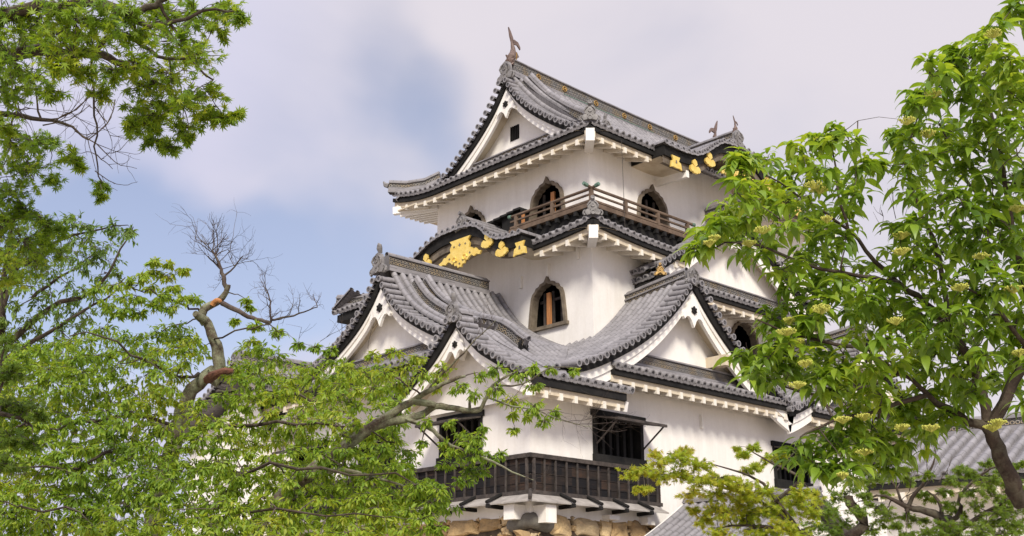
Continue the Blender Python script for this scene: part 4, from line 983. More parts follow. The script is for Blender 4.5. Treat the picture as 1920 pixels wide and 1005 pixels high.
b = MB(); b.add([(.12, .12, 4.29), (24, .12, 4.29), (24, 13, 4.29), (.12, 13, 4.29), (-1.2, -1.2, 0), (25, -1.2, 0), (25, 14, 0), (-1.2, 14, 0)], [(0, 1, 2, 3), (0, 4, 5, 1), (1, 5, 6, 2), (2, 6, 7, 3), (3, 7, 4, 0)]); b.build('earth_core', ['soil'], base)

# ================================================================== neighbouring buildings
cor = empty('corridor_building', (5.2, -5, 0)); tag(cor, 'low corridor roof of ribbed grey tiles running out from the foot of the boulder wall', 'building')
RX = 5.95; E_ = lambda s, u: np.array((RX-u, s, 4.92-.62*u+.03*u*u))
b = MB(); tile_slope(b, E_, -5.4, -.9, 0, 4.6, 8, sp=.33); tile_slope(b, lambda s, u: np.array((RX+u, s, 4.92-.62*u)), -5.4, -.9, 0, 3, 4, sp=.33); cr_ = b.build('roof', TM, cor, True, 40)
b = MB(); ridge(b, [(RX, y, 4.85) for y in (-.75, -3, -5.5)], h=.16, w=.24, roll=.09, cap_m=5, base=.05); b.build('ridge', TM, cr_, True, 35)
b = MB()
for k in range(9): b.beam(E_(-.78, k*.5)+np.array((0, 0, -.0)), E_(-.78, (k+1)*.5)+np.array((0, 0, -.0)), .12, .16)
b.build('verge_plaster', ['trim'], cr_)
b = MB(); b.box((2.1, -5.1, 0), (9, -1.2, 2.2)); b.add([(2.1, -1.2, 2.2), (9, -1.2, 2.2), (RX, -1.2, 4.7)], [(0, 1, 2)]); b.add([(2.1, -5.1, 2.2), (9, -5.1, 2.2), (RX, -5.1, 4.7)], [(0, 1, 2)]); b.build('wall', ['plaster'], cor)

rbd = empty('gallery_building', (20, -6, 0)); tag(rbd, 'long white plastered gallery with grey tiled roof behind the glossy-leaved tree at right', 'building')
p0 = at(1625, 897, 33); p1 = at(2080, 873, 31); p1[2] = p0[2] = (p0[2]+p1[2])/2
dx = unit(p1-p0); inn = np.array((-dx[1], dx[0], 0)); inn = inn if np.dot(inn, FW) > 0 else -inn
Lr = np.linalg.norm(p1-p0)
PR = lambda s, u: p0+dx*s+inn*(3.4-u)+np.array((0, 0, (3.4-u)*.46))
b = MB(); tile_slope(b, PR, 0, Lr, 0, 3.4, 8, sp=.36, r=.1); rr_ = b.build('roof', TM, rbd, True, 40)
b = MB(); ridge(b, [p0+dx*s+inn*3.4+np.array((0, 0, 1.52)) for s in (0, Lr/2, Lr)], h=.35, w=.3); b.build('ridge', TM, rr_, True, 35)
TW = lambda a, n, z: tuple(p0+dx*a+inn*(1.0-n)+np.array((0, 0, z-p0[2])))
wall(rbd, TW, 0, Lr, 0, p0[2]+.4); eave(rr_, TW, 0, Lr, p0[2]-.12, 1.0, 0, rise=.25, hb=.12, sp=.62)

lt = empty('side_turret', (2, 17, 0)); tag(lt, 'white side turret with small tiled gable glimpsed through the leaves left of the keep', 'building')
b = MB(); b.box((-1.0, 13.02, 0), (9, 18.2, 8.7)); b.build('wall', ['plaster'], lt)
GT = interp([0, 1, 2, 3.4, 5.0], [10.55, 9.85, 9.35, 8.9, 8.6])
g = MB(); tile_slope(g, lambda s, u: np.array((s, 13.5-u, GT(u)-.0)), -1.9, 7, 0, 2.2, 8); tile_slope(g, lambda s, u: np.array((s, 13.5+u, GT(u))), -1.9, 7, 0, 5.5, 8)
rake_tiles(g, [(-2.1, 13.5-d, GT(d)) for d in np.linspace(.1, 2.2, 16)], (-1, 0, 0)); rake_tiles(g, [(-2.1, 13.5+d, GT(d)) for d in np.linspace(.1, 5.4, 26)], (-1, 0, 0))
tr_ = g.build('roof', TM, lt, True, 40)
b = MB(); ridge(b, [(x, 13.5, 10.5) for x in (-1.7, 2, 7)], h=.38, w=.28); b.build('ridge', TM, tr_, True, 35)
onigawara('ridge_end_ornament', (-1.9, 13.5, 10.45), (-1, 0), tr_, .9, horn=False)
gg = MB()
ds = np.linspace(-.45, 5.4, 24)
for x, y in zip(ds, ds[1:]): gg.add([(-1.05, 13.5+x, 8.6), (-1.05, 13.5+y, 8.6), (-1.05, 13.5+y, GT(abs(y))-.3), (-1.05, 13.5+x, GT(abs(x))-.3)], [(0, 1, 2, 3)])
gg.build('gable', ['plaster'], lt)
# far bay eave on the left of the keep
b = MB(); PF = lambda s, u: np.array((s, 14.6-.0+u-1.2, 14.05-.5*u+(.2*max(0, 1-(s-3.0)/2)**2)))
tile_slope(b, PF, 3.0, 6.4, 0, 1.2, 4); tile_slope(b, lambda s, u: np.array((4.1-u, s, 14.05-.5*u)), 12.6, 14.6, 0, 1.1, 4)
fb = b.build('far_bay_roof', TM, keep, True, 40)
b = MB(); ridge(b, [(3.9, 12.9, 13.72), (3.4, 13.8, 13.7), (3.25, 14.75, 13.86)], h=.36, w=.24); b.build('hip_ridge', TM, fb, True, 35)
b = MB(); b.box((3.1, 12.6, 13.1), (6.4, 14.5, 13.4)); b.build('eave_board', ['black'], fb)
b = MB(); b.box((4.3, 11.1, 8.6), (9, 13.5, 13.9)); b.build('far_bay_wall', ['plaster'], keep)

# ================================================================== ground
b = MB(); b.add([(-900, -900, 0), (1200, -900, 0), (1200, 1200, 0), (-900, 1200, 0)], [(0, 1, 2, 3)])
M['gravel'] = simple('gravel_ground', (.34, .29, .22), (.46, .4, .31), .6, .95)
gnd = b.build('ground', ['gravel']); tag(gnd, 'pale gravel courtyard ground below the keep', 'ground', kind='structure')
# ================================================================== VEGETATION
def tmpl(kind):
    """leaf templates: verts (x along the leaf, y across, z up) and faces"""
    if kind == 'cherry':
        xs = [0, .3, .65, 1.0]; w = [.0, .19, .17, 0]; z = [0, .03, 0, -.12]
        v = [(0, 0, 0), (.3, .17, .0), (.3, 0, -.05), (.3, -.17, .0), (.66, .15, -.04), (.66, 0, -.08), (.66, -.15, -.04), (1.06, 0, -.22)]
        f = [(0, 2, 1), (0, 3, 2), (1, 2, 5, 4), (2, 3, 6, 5), (4, 5, 7), (5, 6, 7)]
    elif kind == 'dogwood':
        rows = [(0, 0, 0), (.12, .09, -.0), (.3, .18, -.03), (.5, .205, -.11), (.7, .16, -.24), (.88, .07, -.42), (1.0, 0, -.6)]
        v = [(0, 0, 0)]; f = []
        for x, w, z in rows[1:-1]: v += [(x, w, z+w*.28), (x, 0, z), (x, -w, z+w*.28)]
        v.append((1.0, 0, -.62)); n = len(rows)-2
        f += [(0, 2, 1), (0, 3, 2)]
        for i in range(n-1): a = 1+3*i; f += [(a, a+1, a+4, a+3), (a+1, a+2, a+5, a+4)]
        a = 1+3*(n-1); f += [(a, a+1, a+3), (a+1, a+2, a+3)]
    else:      # palmate maple leaf, seven pointed lobes
        v = [(0, 0, 0)]; f = []; ang = [-118, -78, -38, 0, 38, 78, 118]; ln = [.42, .72, .95, 1.05, .95, .72, .42]
        pts = []
        for i, (a, l) in enumerate(zip(ang, ln)):
            for da, k in ((-10, .52), (0, 1.0), (10, .52)):
                t = R(a+da); pts.append((l*k*math.cos(t), l*k*math.sin(t), -.16*(l*k)**2))
            if i < 6: t = R((a+ang[i+1])/2); pts.append((.24*math.cos(t), .24*math.sin(t), 0))
        v += pts; n = len(pts)
        for i in range(n-1): f.append((0, i+1, i+2))
        f.append((0, n, 1))
    return np.array(v, float), f
def leaves_mesh(name, kind, mat, pos, xdir, nrm, size, parent, extra=None):
    pos = np.array(pos); xdir = np.array(xdir); nrm = np.array(nrm); size = np.array(size)
    V, F = tmpl(kind)
    x = xdir/np.linalg.norm(xdir, axis=1, keepdims=True)
    y = np.cross(nrm, x); y /= np.linalg.norm(y, axis=1, keepdims=True)+1e-9; z = np.cross(x, y)
    n, k = len(pos), len(V)
    W = pos[:, None, :]+size[:, None, None]*(V[None, :, 0, None]*x[:, None, :]+V[None, :, 1, None]*y[:, None, :]+V[None, :, 2, None]*z[:, None, :])
    W = W.reshape(-1, 3)
    tot = [len(f) for f in F]; loops = np.concatenate([np.array(f) for f in F]); nl = len(loops)
    LI = (loops[None, :]+np.arange(n)[:, None]*k).ravel()
    me = bpy.data.meshes.new(name); me.vertices.add(n*k); me.vertices.foreach_set('co', W.astype(np.float32).ravel())
    me.loops.add(n*nl); me.loops.foreach_set('vertex_index', LI.astype(np.int32))
    st = np.concatenate([[0], np.cumsum(tot)[:-1]]); ST = (st[None, :]+np.arange(n)[:, None]*nl).ravel()
    me.polygons.add(n*len(F)); me.polygons.foreach_set('loop_start', ST.astype(np.int32))
    try: me.polygons.foreach_set('loop_total', np.tile(tot, n).astype(np.int32))
    except Exception: pass
    me.materials.append(M[mat]); me.update(calc_edges=True); me.validate()
    me.polygons.foreach_set('use_smooth', [True]*len(me.polygons))
    o = bpy.data.objects.new(name, me); col.objects.link(o)
    if parent: o.parent = parent; o.matrix_parent_inverse = Matrix.Translation(-world_loc(parent))
    return o
def inside(p, poly):
    x, y = p; c = False; j = len(poly)-1
    for i in range(len(poly)):
        (a, b), (u, v) = poly[i], poly[j]
        if (b > y) != (v > y) and x < (u-a)*(y-b)/(v-b)+a: c = not c
        j = i
    return c
def fill(rg, poly, sp, d, dj, r, holes=(), n=None):
    """cluster centres scattered through an outline: (px, py, distance, radius in px)"""
    xs = [p[0] for p in poly]; ys = [p[1] for p in poly]; out = []; tries = 0
    while tries < 3500:
        tries += 1; p = (rg.uniform(min(xs), max(xs)), rg.uniform(min(ys), max(ys)))
        if not inside(p, poly) or any(math.hypot((p[0]-h[0])/h[2], (p[1]-h[1])/h[3]) < 1 for h in holes): continue
        if any(math.hypot(p[0]-q[0], p[1]-q[1]) < sp for q in out): continue
        dd = d(p[0], p[1]) if callable(d) else d
        out.append((p[0], p[1], dd+rg.uniform(-dj, dj), r*rg.uniform(.75, 1.25)))
    return out
def wob(rg, pts, amp, sub=3):
    """subdivide a limb and make it gnarled"""
    P = [np.array(p[:3], float) for p in pts]; out = []
    n = len(P)
    for i in range(n-1):
        p0 = P[max(i-1, 0)]; p1 = P[i]; p2 = P[i+1]; p3 = P[min(i+2, n-1)]
        for k in range(sub):
            t = k/sub; q = .5*((2*p1)+(-p0+p2)*t+(2*p0-5*p1+4*p2-p3)*t*t+(-p0+3*p1-3*p2+p3)*t**3)
            if k: q = q+np.array([rg.uniform(-1, 1) for _ in range(3)])*amp
            out.append(q)
    out.append(P[-1]); return out
def limb(mb, rg, pix, r0, r1, amp=.02, n=7, nodes=None, sub=3, m=0, lump=.0):
    """pix: [(px, py, dist)]; returns the world points"""
    pts = wob(rg, [at(*p) if len(p) == 3 and not isinstance(p, np.ndarray) else p for p in pix], amp, sub); k = len(pts)
    rs = [(r0+(r1-r0)*i/(k-1))*(1+rg.uniform(-lump, lump)) for i in range(k)]
    mb.tube(pts, rs, n, m)
    if nodes is not None: nodes += [(p, r) for p, r in zip(pts, rs)]
    return pts
def branchlet(rg, a, b, sag, n=5, amp=.05):
    d = b-a; L = np.linalg.norm(d); out = [a]
    for i in range(1, n): t = i/n; out.append(a+d*t+np.array((0, 0, sag*math.sin(math.pi*t)*L))+np.array([rg.uniform(-1, 1) for _ in range(3)])*amp*L)
    out.append(b); return out
def bare(mb, rg, p, d, L, r, depth, bend=.5):
    """leafless twiggy growth"""
    pts = [p]; n = 4; q = p; dd = unit(d)
    for i in range(n):
        dd = unit(dd+np.array([rg.uniform(-1, 1) for _ in range(3)])*bend*.5+np.array((0, 0, .06))); q = q+dd*L/n; pts.append(q)
    mb.tube(pts, [r*(1-.5*i/n) for i in range(n+1)], 4 if depth > 1 else 3, caps=False)
    if depth <= 0: return
    for i in range(rg.randint(3, 4)):
        k = rg.randint(1, n); bare(mb, rg, pts[k], dd+np.array([rg.uniform(-1, 1) for _ in range(3)])*.95, L*rg.uniform(.55, .85), r*.55, depth-1, bend)
class Crown:
    def __init__(s, seed): s.rg = random.Random(seed); s.tw = MB(); s.pos = []; s.x = []; s.n = []; s.s = []; s.fl = []; s.tips = []
    def leaf(s, p, x, n, z): s.pos.append(p); s.x.append(x); s.n.append(n); s.s.append(z)
    def rv(s): return np.array([s.rg.gauss(0, 1) for _ in range(3)])
    def cluster(s, c, rad, nodes, twigs, per, size, kind, thick=.012, flat=.7, reach=9, link=True):
        """c: centre, rad: metres; a branch comes from the nearest limb and twigs spread from it"""
        rg = s.rg; c = np.array(c)
        if nodes and link:
            b = min(nodes, key=lambda q: np.linalg.norm(q[0]-c)+ (0.3 if q[0][2] > c[2]+.3 else 0))
            L = np.linalg.norm(b[0]-c)
            if L < reach:
                pts = branchlet(rg, b[0], c, .06, 5, .04); s.tw.tube(pts, [min(b[1]*.6, thick*(1+.5*L))*(1-.12*i) for i in range(6)], 5, caps=False)
                nodes += [(p, thick*.8) for p in pts[2:]]
        for i in range(twigs):
            v = s.rv(); v /= np.linalg.norm(v); v[2] *= flat; e = c+v*rad*rg.uniform(.55, 1.15)
            if kind == 'cherry': e[2] -= rad*.15
            a = c+v*rad*.1
            pts = branchlet(rg, a, e, .05 if kind != 'maple' else .02, 4, .06)
            s.tw.tube(pts, [thick*.45, thick*.4, thick*.3, thick*.25, thick*.15], 3, caps=False)
            d = unit(e-a)
            if kind == 'dogwood':
                k = rg.randint(5, 8); t0 = rg.uniform(0, 6)
                for j in range(k):
                    t = t0+2*math.pi*j/k+rg.uniform(-.3, .3); x = np.array((math.cos(t), math.sin(t), rg.uniform(-.35, .35)))+d*.25
                    nn = np.array((0, 0, 1.))+s.rv()*.22; s.leaf(e+s.rv()*.015, x, nn, size*rg.uniform(.5, 1.2))
                for j in range(per): q = pts[rg.randint(1, 3)]; s.leaf(q+s.rv()*.02, s.rv()*.8+np.array((0, 0, -.1)), np.array((0, 0, 1.))+s.rv()*.3, size*rg.uniform(.55, 1.))
                s.tips.append(e)
            else:
                for j in range(per):
                    t = rg.uniform(.15, 1); q = a+(e-a)*t+s.rv()*rad*.05
                    if kind == 'cherry':
                        x = d*.8+s.rv()*.55+np.array((0, 0, -.55)); nn = np.array((0, 0, 1.))+s.rv()*.45
                    else:
                        x = s.rv()*.8+d*.4+np.array((0, 0, -.25)); nn = np.array((0, 0, .8))+s.rv()*.45-FW*.55
                        q = q+np.array((0, 0, -.01))
                    s.leaf(q, x, nn, size*rg.uniform(.6, 1.15))
    def build(s, kind, leafmat, parent, twig='twig', bname='branches'):
        if s.tw.v: s.tw.build(bname, [twig], parent, True)
        return leaves_mesh('foliage', {'maple': 'maple'}.get(kind, kind), leafmat, s.pos, s.x, s.n, s.s, parent)
def m2(px, d): return px*d/2115.0
def tree_root(name, p, label, cat='tree', group=None):
    o = empty(name, (float(p[0]), float(p[1]), 0)); return tag(o, label, cat, group)

# ---- A: overhanging maple, top left
rg = random.Random(21); cr = Crown(22)
T_ = tree_root('maple_tree', at(-420, 700, 8.5), 'overhanging maple with star-shaped leaves reaching in from the top left corner', 'maple tree')
b = MB(); nodes = []
tb_ = at(-420, 700, 8.5); base_ = np.array((tb_[0], tb_[1], 0))
tr = wob(rg, [base_, at(-400, 700, 8.5), at(-330, 400, 8.3), at(-220, 120, 8.0), at(-200, -150, 8.0)], .03); b.tube(tr, [.17-.008*i for i in range(len(tr))], 10)
b.build('trunk', ['bark_dark'], T_, True)
b = MB()
for pix, r0, r1 in (([(-230, 180, 8), (-60, 60, 7.6), (55, 17, 7.4), (110, 15, 7.3), (165, 3, 7.2), (215, 15, 7.1), (262, 22, 7.1), (300, 2, 7.1), (330, -20, 7.0)], .05, .014),
                    ([(-240, 140, 8), (-60, 115, 7.8), (65, 95, 7.6), (110, 101, 7.5), (165, 101, 7.4), (205, 108, 7.3), (245, 132, 7.3), (285, 152, 7.3), (340, 190, 7.2)], .05, .007),
                    ([(165, 101, 7.4), (190, 82, 7.3), (215, 68, 7.2), (255, 76, 7.2), (295, 106, 7.1), (350, 110, 7.1), (400, 150, 7)], .022, .005),
                    ([(-230, 180, 8), (-100, 205, 8.2), (0, 213, 8.2), (60, 222, 8.2), (120, 232, 8.1), (165, 262, 8)], .03, .005),
                    ([(172, 112, 7.4), (176, 170, 7.3), (182, 235, 7.3), (180, 290, 7.3), (192, 342, 7.3)], .008, .004),
                    ([(-230, 180, 8), (-160, 330, 8.5), (-60, 400, 8.8), (0, 440, 8.9), (40, 380, 8.9)], .05, .012), ([(-60, 400, 8.8), (10, 480, 9), (70, 500, 9)], .02, .008),
                    ([(200, 12, 7.1), (280, 50, 7), (380, 20, 7), (440, 20, 7)], .018, .005), ([(300, 5, 7), (330, 60, 7), (350, 90, 6.9)], .012, .005)):
    limb(b, rg, pix, r0, r1, .012, 6, nodes)
b.build('limbs', ['bark_dark'], T_, True)
bt = MB()
for p in [(20, 215), (60, 222), (100, 228), (140, 245), (165, 262), (40, 212), (80, 235)]:
    bare(bt, rg, at(*p, 8.1), np.array((rg.uniform(-.3, .8), -.4, rg.uniform(-.6, .5))), .34, .006, 2, .6)
for p in [(178, 200), (181, 250), (182, 290), (178, 320)]: bare(bt, rg, at(*p, 7.3), np.array((rg.choice((-1, 1)), rg.choice((-1, 1)), -.6)), .2, .004, 1, .6)
bt.build('bare_twigs', ['twig'], T_, True)
CL = [(20, 30, 55), (80, 40, 45), (140, 40, 45), (200, 35, 45), (255, 60, 42), (310, 35, 48), (365, 25, 45), (420, 25, 38), (450, 30, 18), (405, 55, 25), (330, 75, 50), (20, 110, 60), (60, 150, 45), (10, 170, 50), (95, 170, 25), (105, 65, 40), (170, 70, 42),
      (215, 130, 35), (135, 100, 40), (160, 140, 26), (255, 120, 38), (275, 160, 42), (320, 140, 50), (365, 105, 38), (345, 190, 45), (300, 205, 48), (265, 215, 32), (385, 170, 32), (420, 220, 22), (445, 212, 12), (390, 215, 26), (345, 240, 30), (290, 262, 30), (320, 275, 18), (245, 235, 20), (275, 235, 34), (355, 260, 14),
      (190, 345, 16), (185, 365, 10), (135, 292, 22), (150, 310, 10), (112, 120, 30), (190, 175, 20), (230, 20, 40), (290, 10, 40), (0, 235, 28),
      (15, 262, 42), (60, 265, 36), (95, 270, 26), (10, 310, 48), (55, 320, 44), (95, 335, 20), (15, 370, 45), (45, 395, 34), (5, 420, 40), (85, 420, 26), (40, 450, 50), (85, 445, 42), (5, 490, 45), (60, 490, 45), (110, 430, 26), (105, 470, 20), (20, 520, 28), (-20, 60, 60), (-30, 350, 60), (120, 10, 40), (60, 85, 40)]
for x, y, r in CL:
    d = (7.1 if x > 100 and y < 300 else 7.8)+rg.uniform(-.45, .45)
    if y > 250 and x < 130: d = 8.7+rg.uniform(-.4, .4)
    cr.cluster(at(x, y, d), m2(r, d)*1.25, nodes, int(6+r*.42), 7, .045, 'maple', .008, .75, 2.5)
cr.build('maple', 'leaf_maple', T_)

# ---- B: darker maple at the lower left edge
rg = random.Random(31); cr = Crown(32)
T_ = tree_root('maple_tree', at(-200, 900, 10), 'small dark green maple at the left edge below the overhanging one', 'maple tree')
b = MB(); nodes = []; g0 = at(-200, 900, 10); g0[2] = 0
tr = wob(rg, [g0, at(-190, 950, 10), at(-150, 850, 10)], .02); b.tube(tr, [.09-.004*i for i in range(len(tr))], 8, caps=True); b.build('trunk', ['bark_dark'], T_, True)
b = MB(); limb(b, rg, [(-150, 850, 10), (-60, 790, 10), (20, 780, 10), (60, 800, 10)], .04, .01, .02, 5, nodes); limb(b, rg, [(-150, 850, 10), (-50, 880, 10), (20, 870, 9.9)], .03, .01, .02, 5, nodes); b.build('limbs', ['bark_dark'], T_, True)
for x, y, r in [(10, 640, 30), (20, 700, 35), (5, 760, 45), (45, 770, 40), (20, 820, 45), (5, 870, 40), (60, 830, 28), (75, 780, 20), (-20, 700, 50), (-20, 820, 50)]:
    d = 10+rg.uniform(-.3, .3); cr.cluster(at(x, y, d), m2(r, d), nodes, int(7+r*.45), 8, .046, 'maple', .01, .6, 3)
cr.build('maple', 'leaf_green', T_)

# ---- C: tall pale tree on the left
rg = random.Random(41); cr = Crown(42)
T_ = tree_root('cherry_tree', at(-60, 900, 17), 'tall pale-leaved tree with long rising shoots at the left behind the maples', 'tree')
b = MB(); nodes = []; g0 = at(-60, 900, 17); g0[2] = 0
tr = wob(rg, [g0, at(-50, 850, 17), at(-25, 700, 17), at(5, 600, 17)], .05); b.tube(tr, [.16-.007*i for i in range(len(tr))], 8); b.build('trunk', ['bark_dark'], T_, True)
b = MB()
for pix, r0 in (([(-20, 700, 17), (20, 640, 16.8), (90, 580, 16.6), (170, 545, 16.5), (215, 490, 16.5), (250, 425, 16.5)], .06), ([(5, 600, 17), (20, 520, 17), (70, 470, 16.8), (140, 440, 16.7), (240, 422, 16.6)], .05), ([(0, 620, 17), (8, 520, 17), (20, 430, 17), (40, 400, 17)], .06),
                ([(-25, 700, 17), (0, 680, 16.5), (60, 640, 16.3), (130, 600, 16.2), (200, 560, 16.2), (235, 520, 16.2)], .05), ([(60, 560, 16.6), (110, 520, 16.6), (190, 470, 16.5)], .03)):
    limb(b, rg, pix, r0, .006, .03, 5, nodes)
b.build('limbs', ['bark_dark'], T_, True)
hole = [(225, 560, 40, 35)]
for x, y, d, r in fill(rg, [(0, 400), (60, 405), (120, 415), (200, 412), (250, 425), (215, 500), (235, 540), (150, 640), (120, 700), (0, 720)], 25, 16.7, .6, 25, hole)+[(205, 430, 16.6, 14), (160, 425, 16.6, 16), (245, 432, 16.6, 8), (130, 415, 16.6, 14), (180, 480, 16.5, 16)]:
    cr.cluster(at(x, y, d), m2(r, d), nodes, 10, 8, .082, 'cherry', .009, .8, 2.5)
cr.build('cherry', 'leaf_pale', T_)

# ---- D: old cherry with lichened trunk and dead crown
rg = random.Random(51); cr = Crown(52); D0 = 14.5
T_ = tree_root('cherry_tree', at(300, 900, D0), 'old cherry with lichen-covered trunk, broken stub and bare dead top in a broad leafy crown', 'cherry tree')
b = MB(); nodes = []; g0 = at(290, 960, D0); g0[2] = 0
pts = wob(rg, [g0, at(290, 960, D0), at(318, 860, D0), at(338, 790, D0), at(352, 745, D0), at(380, 712, D0), at(400, 695, D0)], .02, 3); b.tube(pts, [.118-.0024*i for i in range(len(pts))], 12); nodes += [(p, .1) for p in pts[6:]]
limb(b, rg, [(396, 718, D0), (412, 690, D0), (408, 655, D0), (396, 625, D0), (386, 602, D0)], .085, .055, .012, 10, nodes, 3, 0, .07)
limb(b, rg, [(386, 606, D0), (378, 590, D0), (386, 577, D0), (402, 569, D0), (414, 561, D0), (424, 548, D0-.03), (428, 534, D0-.05)], .062, .03, .006, 8, nodes)
b.build('trunk', ['bark_lichen'], T_, True)
b = MB(); limb(b, rg, [(388, 712, D0-.1), (405, 702, D0-.3), (428, 696, D0-.4), (434, 698, D0-.42)], .06, .03, .012, 8, None, 3, 0, .2); b.build('broken_stub', ['redwound'], T_, True)
b = MB(); limb(b, rg, [(398, 572, D0-.06), (406, 563, D0-.1), (413, 565, D0-.1)], .034, .024, .01, 7); b.build('wound_fungus', ['orange'], T_, True)
b = MB(); limb(b, rg, [(386, 602, D0), (372, 593, D0-.1), (366, 588, D0-.15)], .06, .04, .01, 8, None, 2); b.build('cut_stub', ['bark_lichen'], T_, True)
b = MB()
top = limb(b, rg, [(426, 545, D0), (420, 523, D0), (415, 505, D0), (408, 488, D0), (398, 470, D0)], .035, .012, .01, 6)
rt = limb(b, rg, [(416, 568, D0), (440, 580, D0-.1), (465, 594, D0-.1), (490, 600, D0-.2), (508, 606, D0-.2)], .035, .02, .008, 7)
r2_ = limb(b, rg, [(508, 603, D0-.2), (507, 580, D0-.2), (505, 560, D0-.2), (498, 540, D0-.2)], .014, .007, .01, 5); r3_ = limb(b, rg, [(508, 600, D0-.2), (540, 594, D0-.2), (570, 585, D0-.2), (595, 576, D0-.3)], .016, .006, .01, 5)
l1 = limb(b, rg, [(415, 505, D0), (400, 490, D0+.1), (390, 480, D0)], .014, .008, .01, 5); l2 = limb(b, rg, [(418, 520, D0), (440, 500, D0), (455, 480, D0-.1)], .014, .006, .01, 5)
for L_, ln in ((top[5:], .95), (r2_, .55), (r3_, .5), (l1, .8), (l2, .7), (rt[-4:], .4)):
    for q in L_[1::2]:
        up = np.array((rg.uniform(-.8, .8), rg.uniform(-.8, .8), rg.uniform(.1, .9))); bare(b, rg, q, up, ln*rg.uniform(.3, .5), .006, 2, .8)
for q in top[-3:]:
    for _ in range(2): bare(b, rg, q, np.array((rg.uniform(-1, 1), rg.uniform(-1, 1), .8)), .3, .008, 2, .7)
b.build('dead_branches', ['twig'], T_, True)
b = MB()
for pix, r0 in (([(378, 590, D0), (350, 570, D0-.3), (310, 560, D0-.5), (270, 548, D0-.6), (240, 535, D0-.7)], .035), ([(372, 700, D0), (300, 690, D0-1), (220, 640, D0-1.4), (130, 630, D0-1.6)], .05), ([(400, 640, D0), (440, 620, D0-.4), (490, 610, D0-.6), (530, 620, D0-.8)], .03),
                ([(400, 735, D0), (450, 740, D0-.5), (530, 742, D0-.8), (620, 752, D0-1), (680, 735, D0-1.2)], .07), ([(330, 800, D0), (250, 780, D0-1), (140, 790, D0-1.8), (30, 800, D0-2)], .07), ([(330, 820, D0), (400, 800, D0-1.3), (520, 790, D0-2), (640, 800, D0-2.2), (740, 830, D0-2.2)], .07),
                ([(310, 860, D0), (230, 850, D0-1.5), (120, 880, D0-2.5), (20, 890, D0-3)], .06), ([(310, 880, D0), (420, 880, D0-2), (560, 880, D0-3), (700, 890, D0-3), (800, 920, D0-3)], .06), ([(300, 930, D0), (200, 950, D0-2), (80, 960, D0-3), (10, 940, D0-3)], .05), ([(300, 930, D0), (420, 950, D0-2.6), (560, 960, D0-3.4), (720, 970, D0-3.4)], .05)):
    limb(b, rg, pix, r0*.42, .006, .07, 6, nodes)
b.build('limbs', ['bark_dark'], T_, True)
dep = lambda x, y: D0-.3-max(0, (y-640)/360.)*2.6
P_ = [(0, 690), (60, 640), (140, 640), (200, 610), (250, 640), (330, 600), (370, 640), (430, 650), (500, 640), (540, 690), (640, 670), (720, 690), (760, 760), (740, 820), (790, 880), (840, 930), (830, 1005), (-30, 1030), (-30, 780)]
holes = [(408, 650, 34, 56), (345, 770, 26, 40), (380, 715, 44, 38), (400, 770, 24, 16), (600, 800, 22, 10), (480, 770, 12, 8), (360, 935, 14, 16), (540, 925, 18, 12), (150, 980, 22, 12), (460, 915, 12, 10), (690, 760, 26, 16), (220, 900, 12, 8)]
for x, y, d, r in fill(rg, P_, 17.5, dep, .8, 30, holes)+fill(rg, [(180, 540), (240, 520), (300, 500), (345, 545), (370, 560), (300, 590), (210, 600)], 24, D0-.5, .3, 22)+[(290, 490, D0-.5, 14), (345, 505, D0-.4, 14), (320, 495, D0-.4, 12), (460, 560, D0, 12), (480, 610, D0-.4, 20), (520, 620, D0-.6, 18), (470, 640, D0, 18), (440, 600, D0, 12), (470, 575, D0, 9), (300, 560, D0-.4, 22), (240, 580, D0-.6, 24), (560, 645, D0-.8, 14), (590, 650, D0-.8, 12), (620, 655, D0-.8, 16), (350, 640, D0, 16)]:
    cr.cluster(at(x, y, d), m2(r, d), nodes, 14, 9, .07, 'cherry', .008, .5, 3)
for x, y in [(600, 640), (640, 640), (560, 660), (690, 655), (520, 640)]: bare(cr.tw, rg, at(x, y, D0-1), np.array((rg.uniform(-1, 1), -.5, .6)), .35, .004, 1)
cr.build('cherry', 'leaf_cherry', T_)

# ---- E: reaching cherry limb in front of the keep
rg = random.Random(61); cr = Crown(62); D1 = 12
T_ = tree_root('cherry_tree', at(470, 1100, D1), 'cherry whose long pale lichened limb reaches right across the front gable and dark windows', 'cherry tree')
b = MB(); nodes = []; g0 = at(470, 1050, D1); g0[2] = 0
tr = wob(rg, [g0, at(470, 1040, D1), at(520, 940, D1), at(600, 870, D1), at(690, 805, D1)], .02); b.tube(tr, [.085-.0017*i for i in range(len(tr))], 9); b.build('trunk', ['bark_lichen'], T_, True)
b = MB()
limb(b, rg, [(680, 812, D1), (720, 785, D1), (755, 762, D1), (778, 750, D1), (800, 735, D1-.1), (850, 712, D1-.2), (872, 705, D1-.2)], .055, .014, .008, 8, nodes, 3, 0, .1)
limb(b, rg, [(700, 800, D1), (745, 788, D1), (790, 778, D1), (815, 762, D1), (850, 765, D1-.1), (880, 770, D1-.2), (900, 768, D1-.2), (912, 745, D1-.25), (925, 722, D1-.3), (960, 700, D1-.3)], .05, .012, .006, 8, nodes, 3, 0, .1)
limb(b, rg, [(778, 752, D1), (800, 756, D1-.1), (815, 760, D1-.1)], .04, .035, .005, 7, nodes)
limb(b, rg, [(760, 785, D1), (800, 800, D1-.3), (835, 828, D1-.4), (870, 845, D1-.5), (905, 858, D1-.6), (960, 885, D1-.7), (1000, 900, D1-.8)], .03, .004, .01, 6, nodes)
limb(b, rg, [(880, 770, D1-.2), (882, 748, D1-.2), (884, 738, D1-.2)], .018, .008, .004, 6, nodes)
limb(b, rg, [(925, 722, D1-.3), (980, 720, D1-.4), (1030, 690, D1-.5), (1085, 690, D1-.6)], .012, .003, .01, 5, nodes)
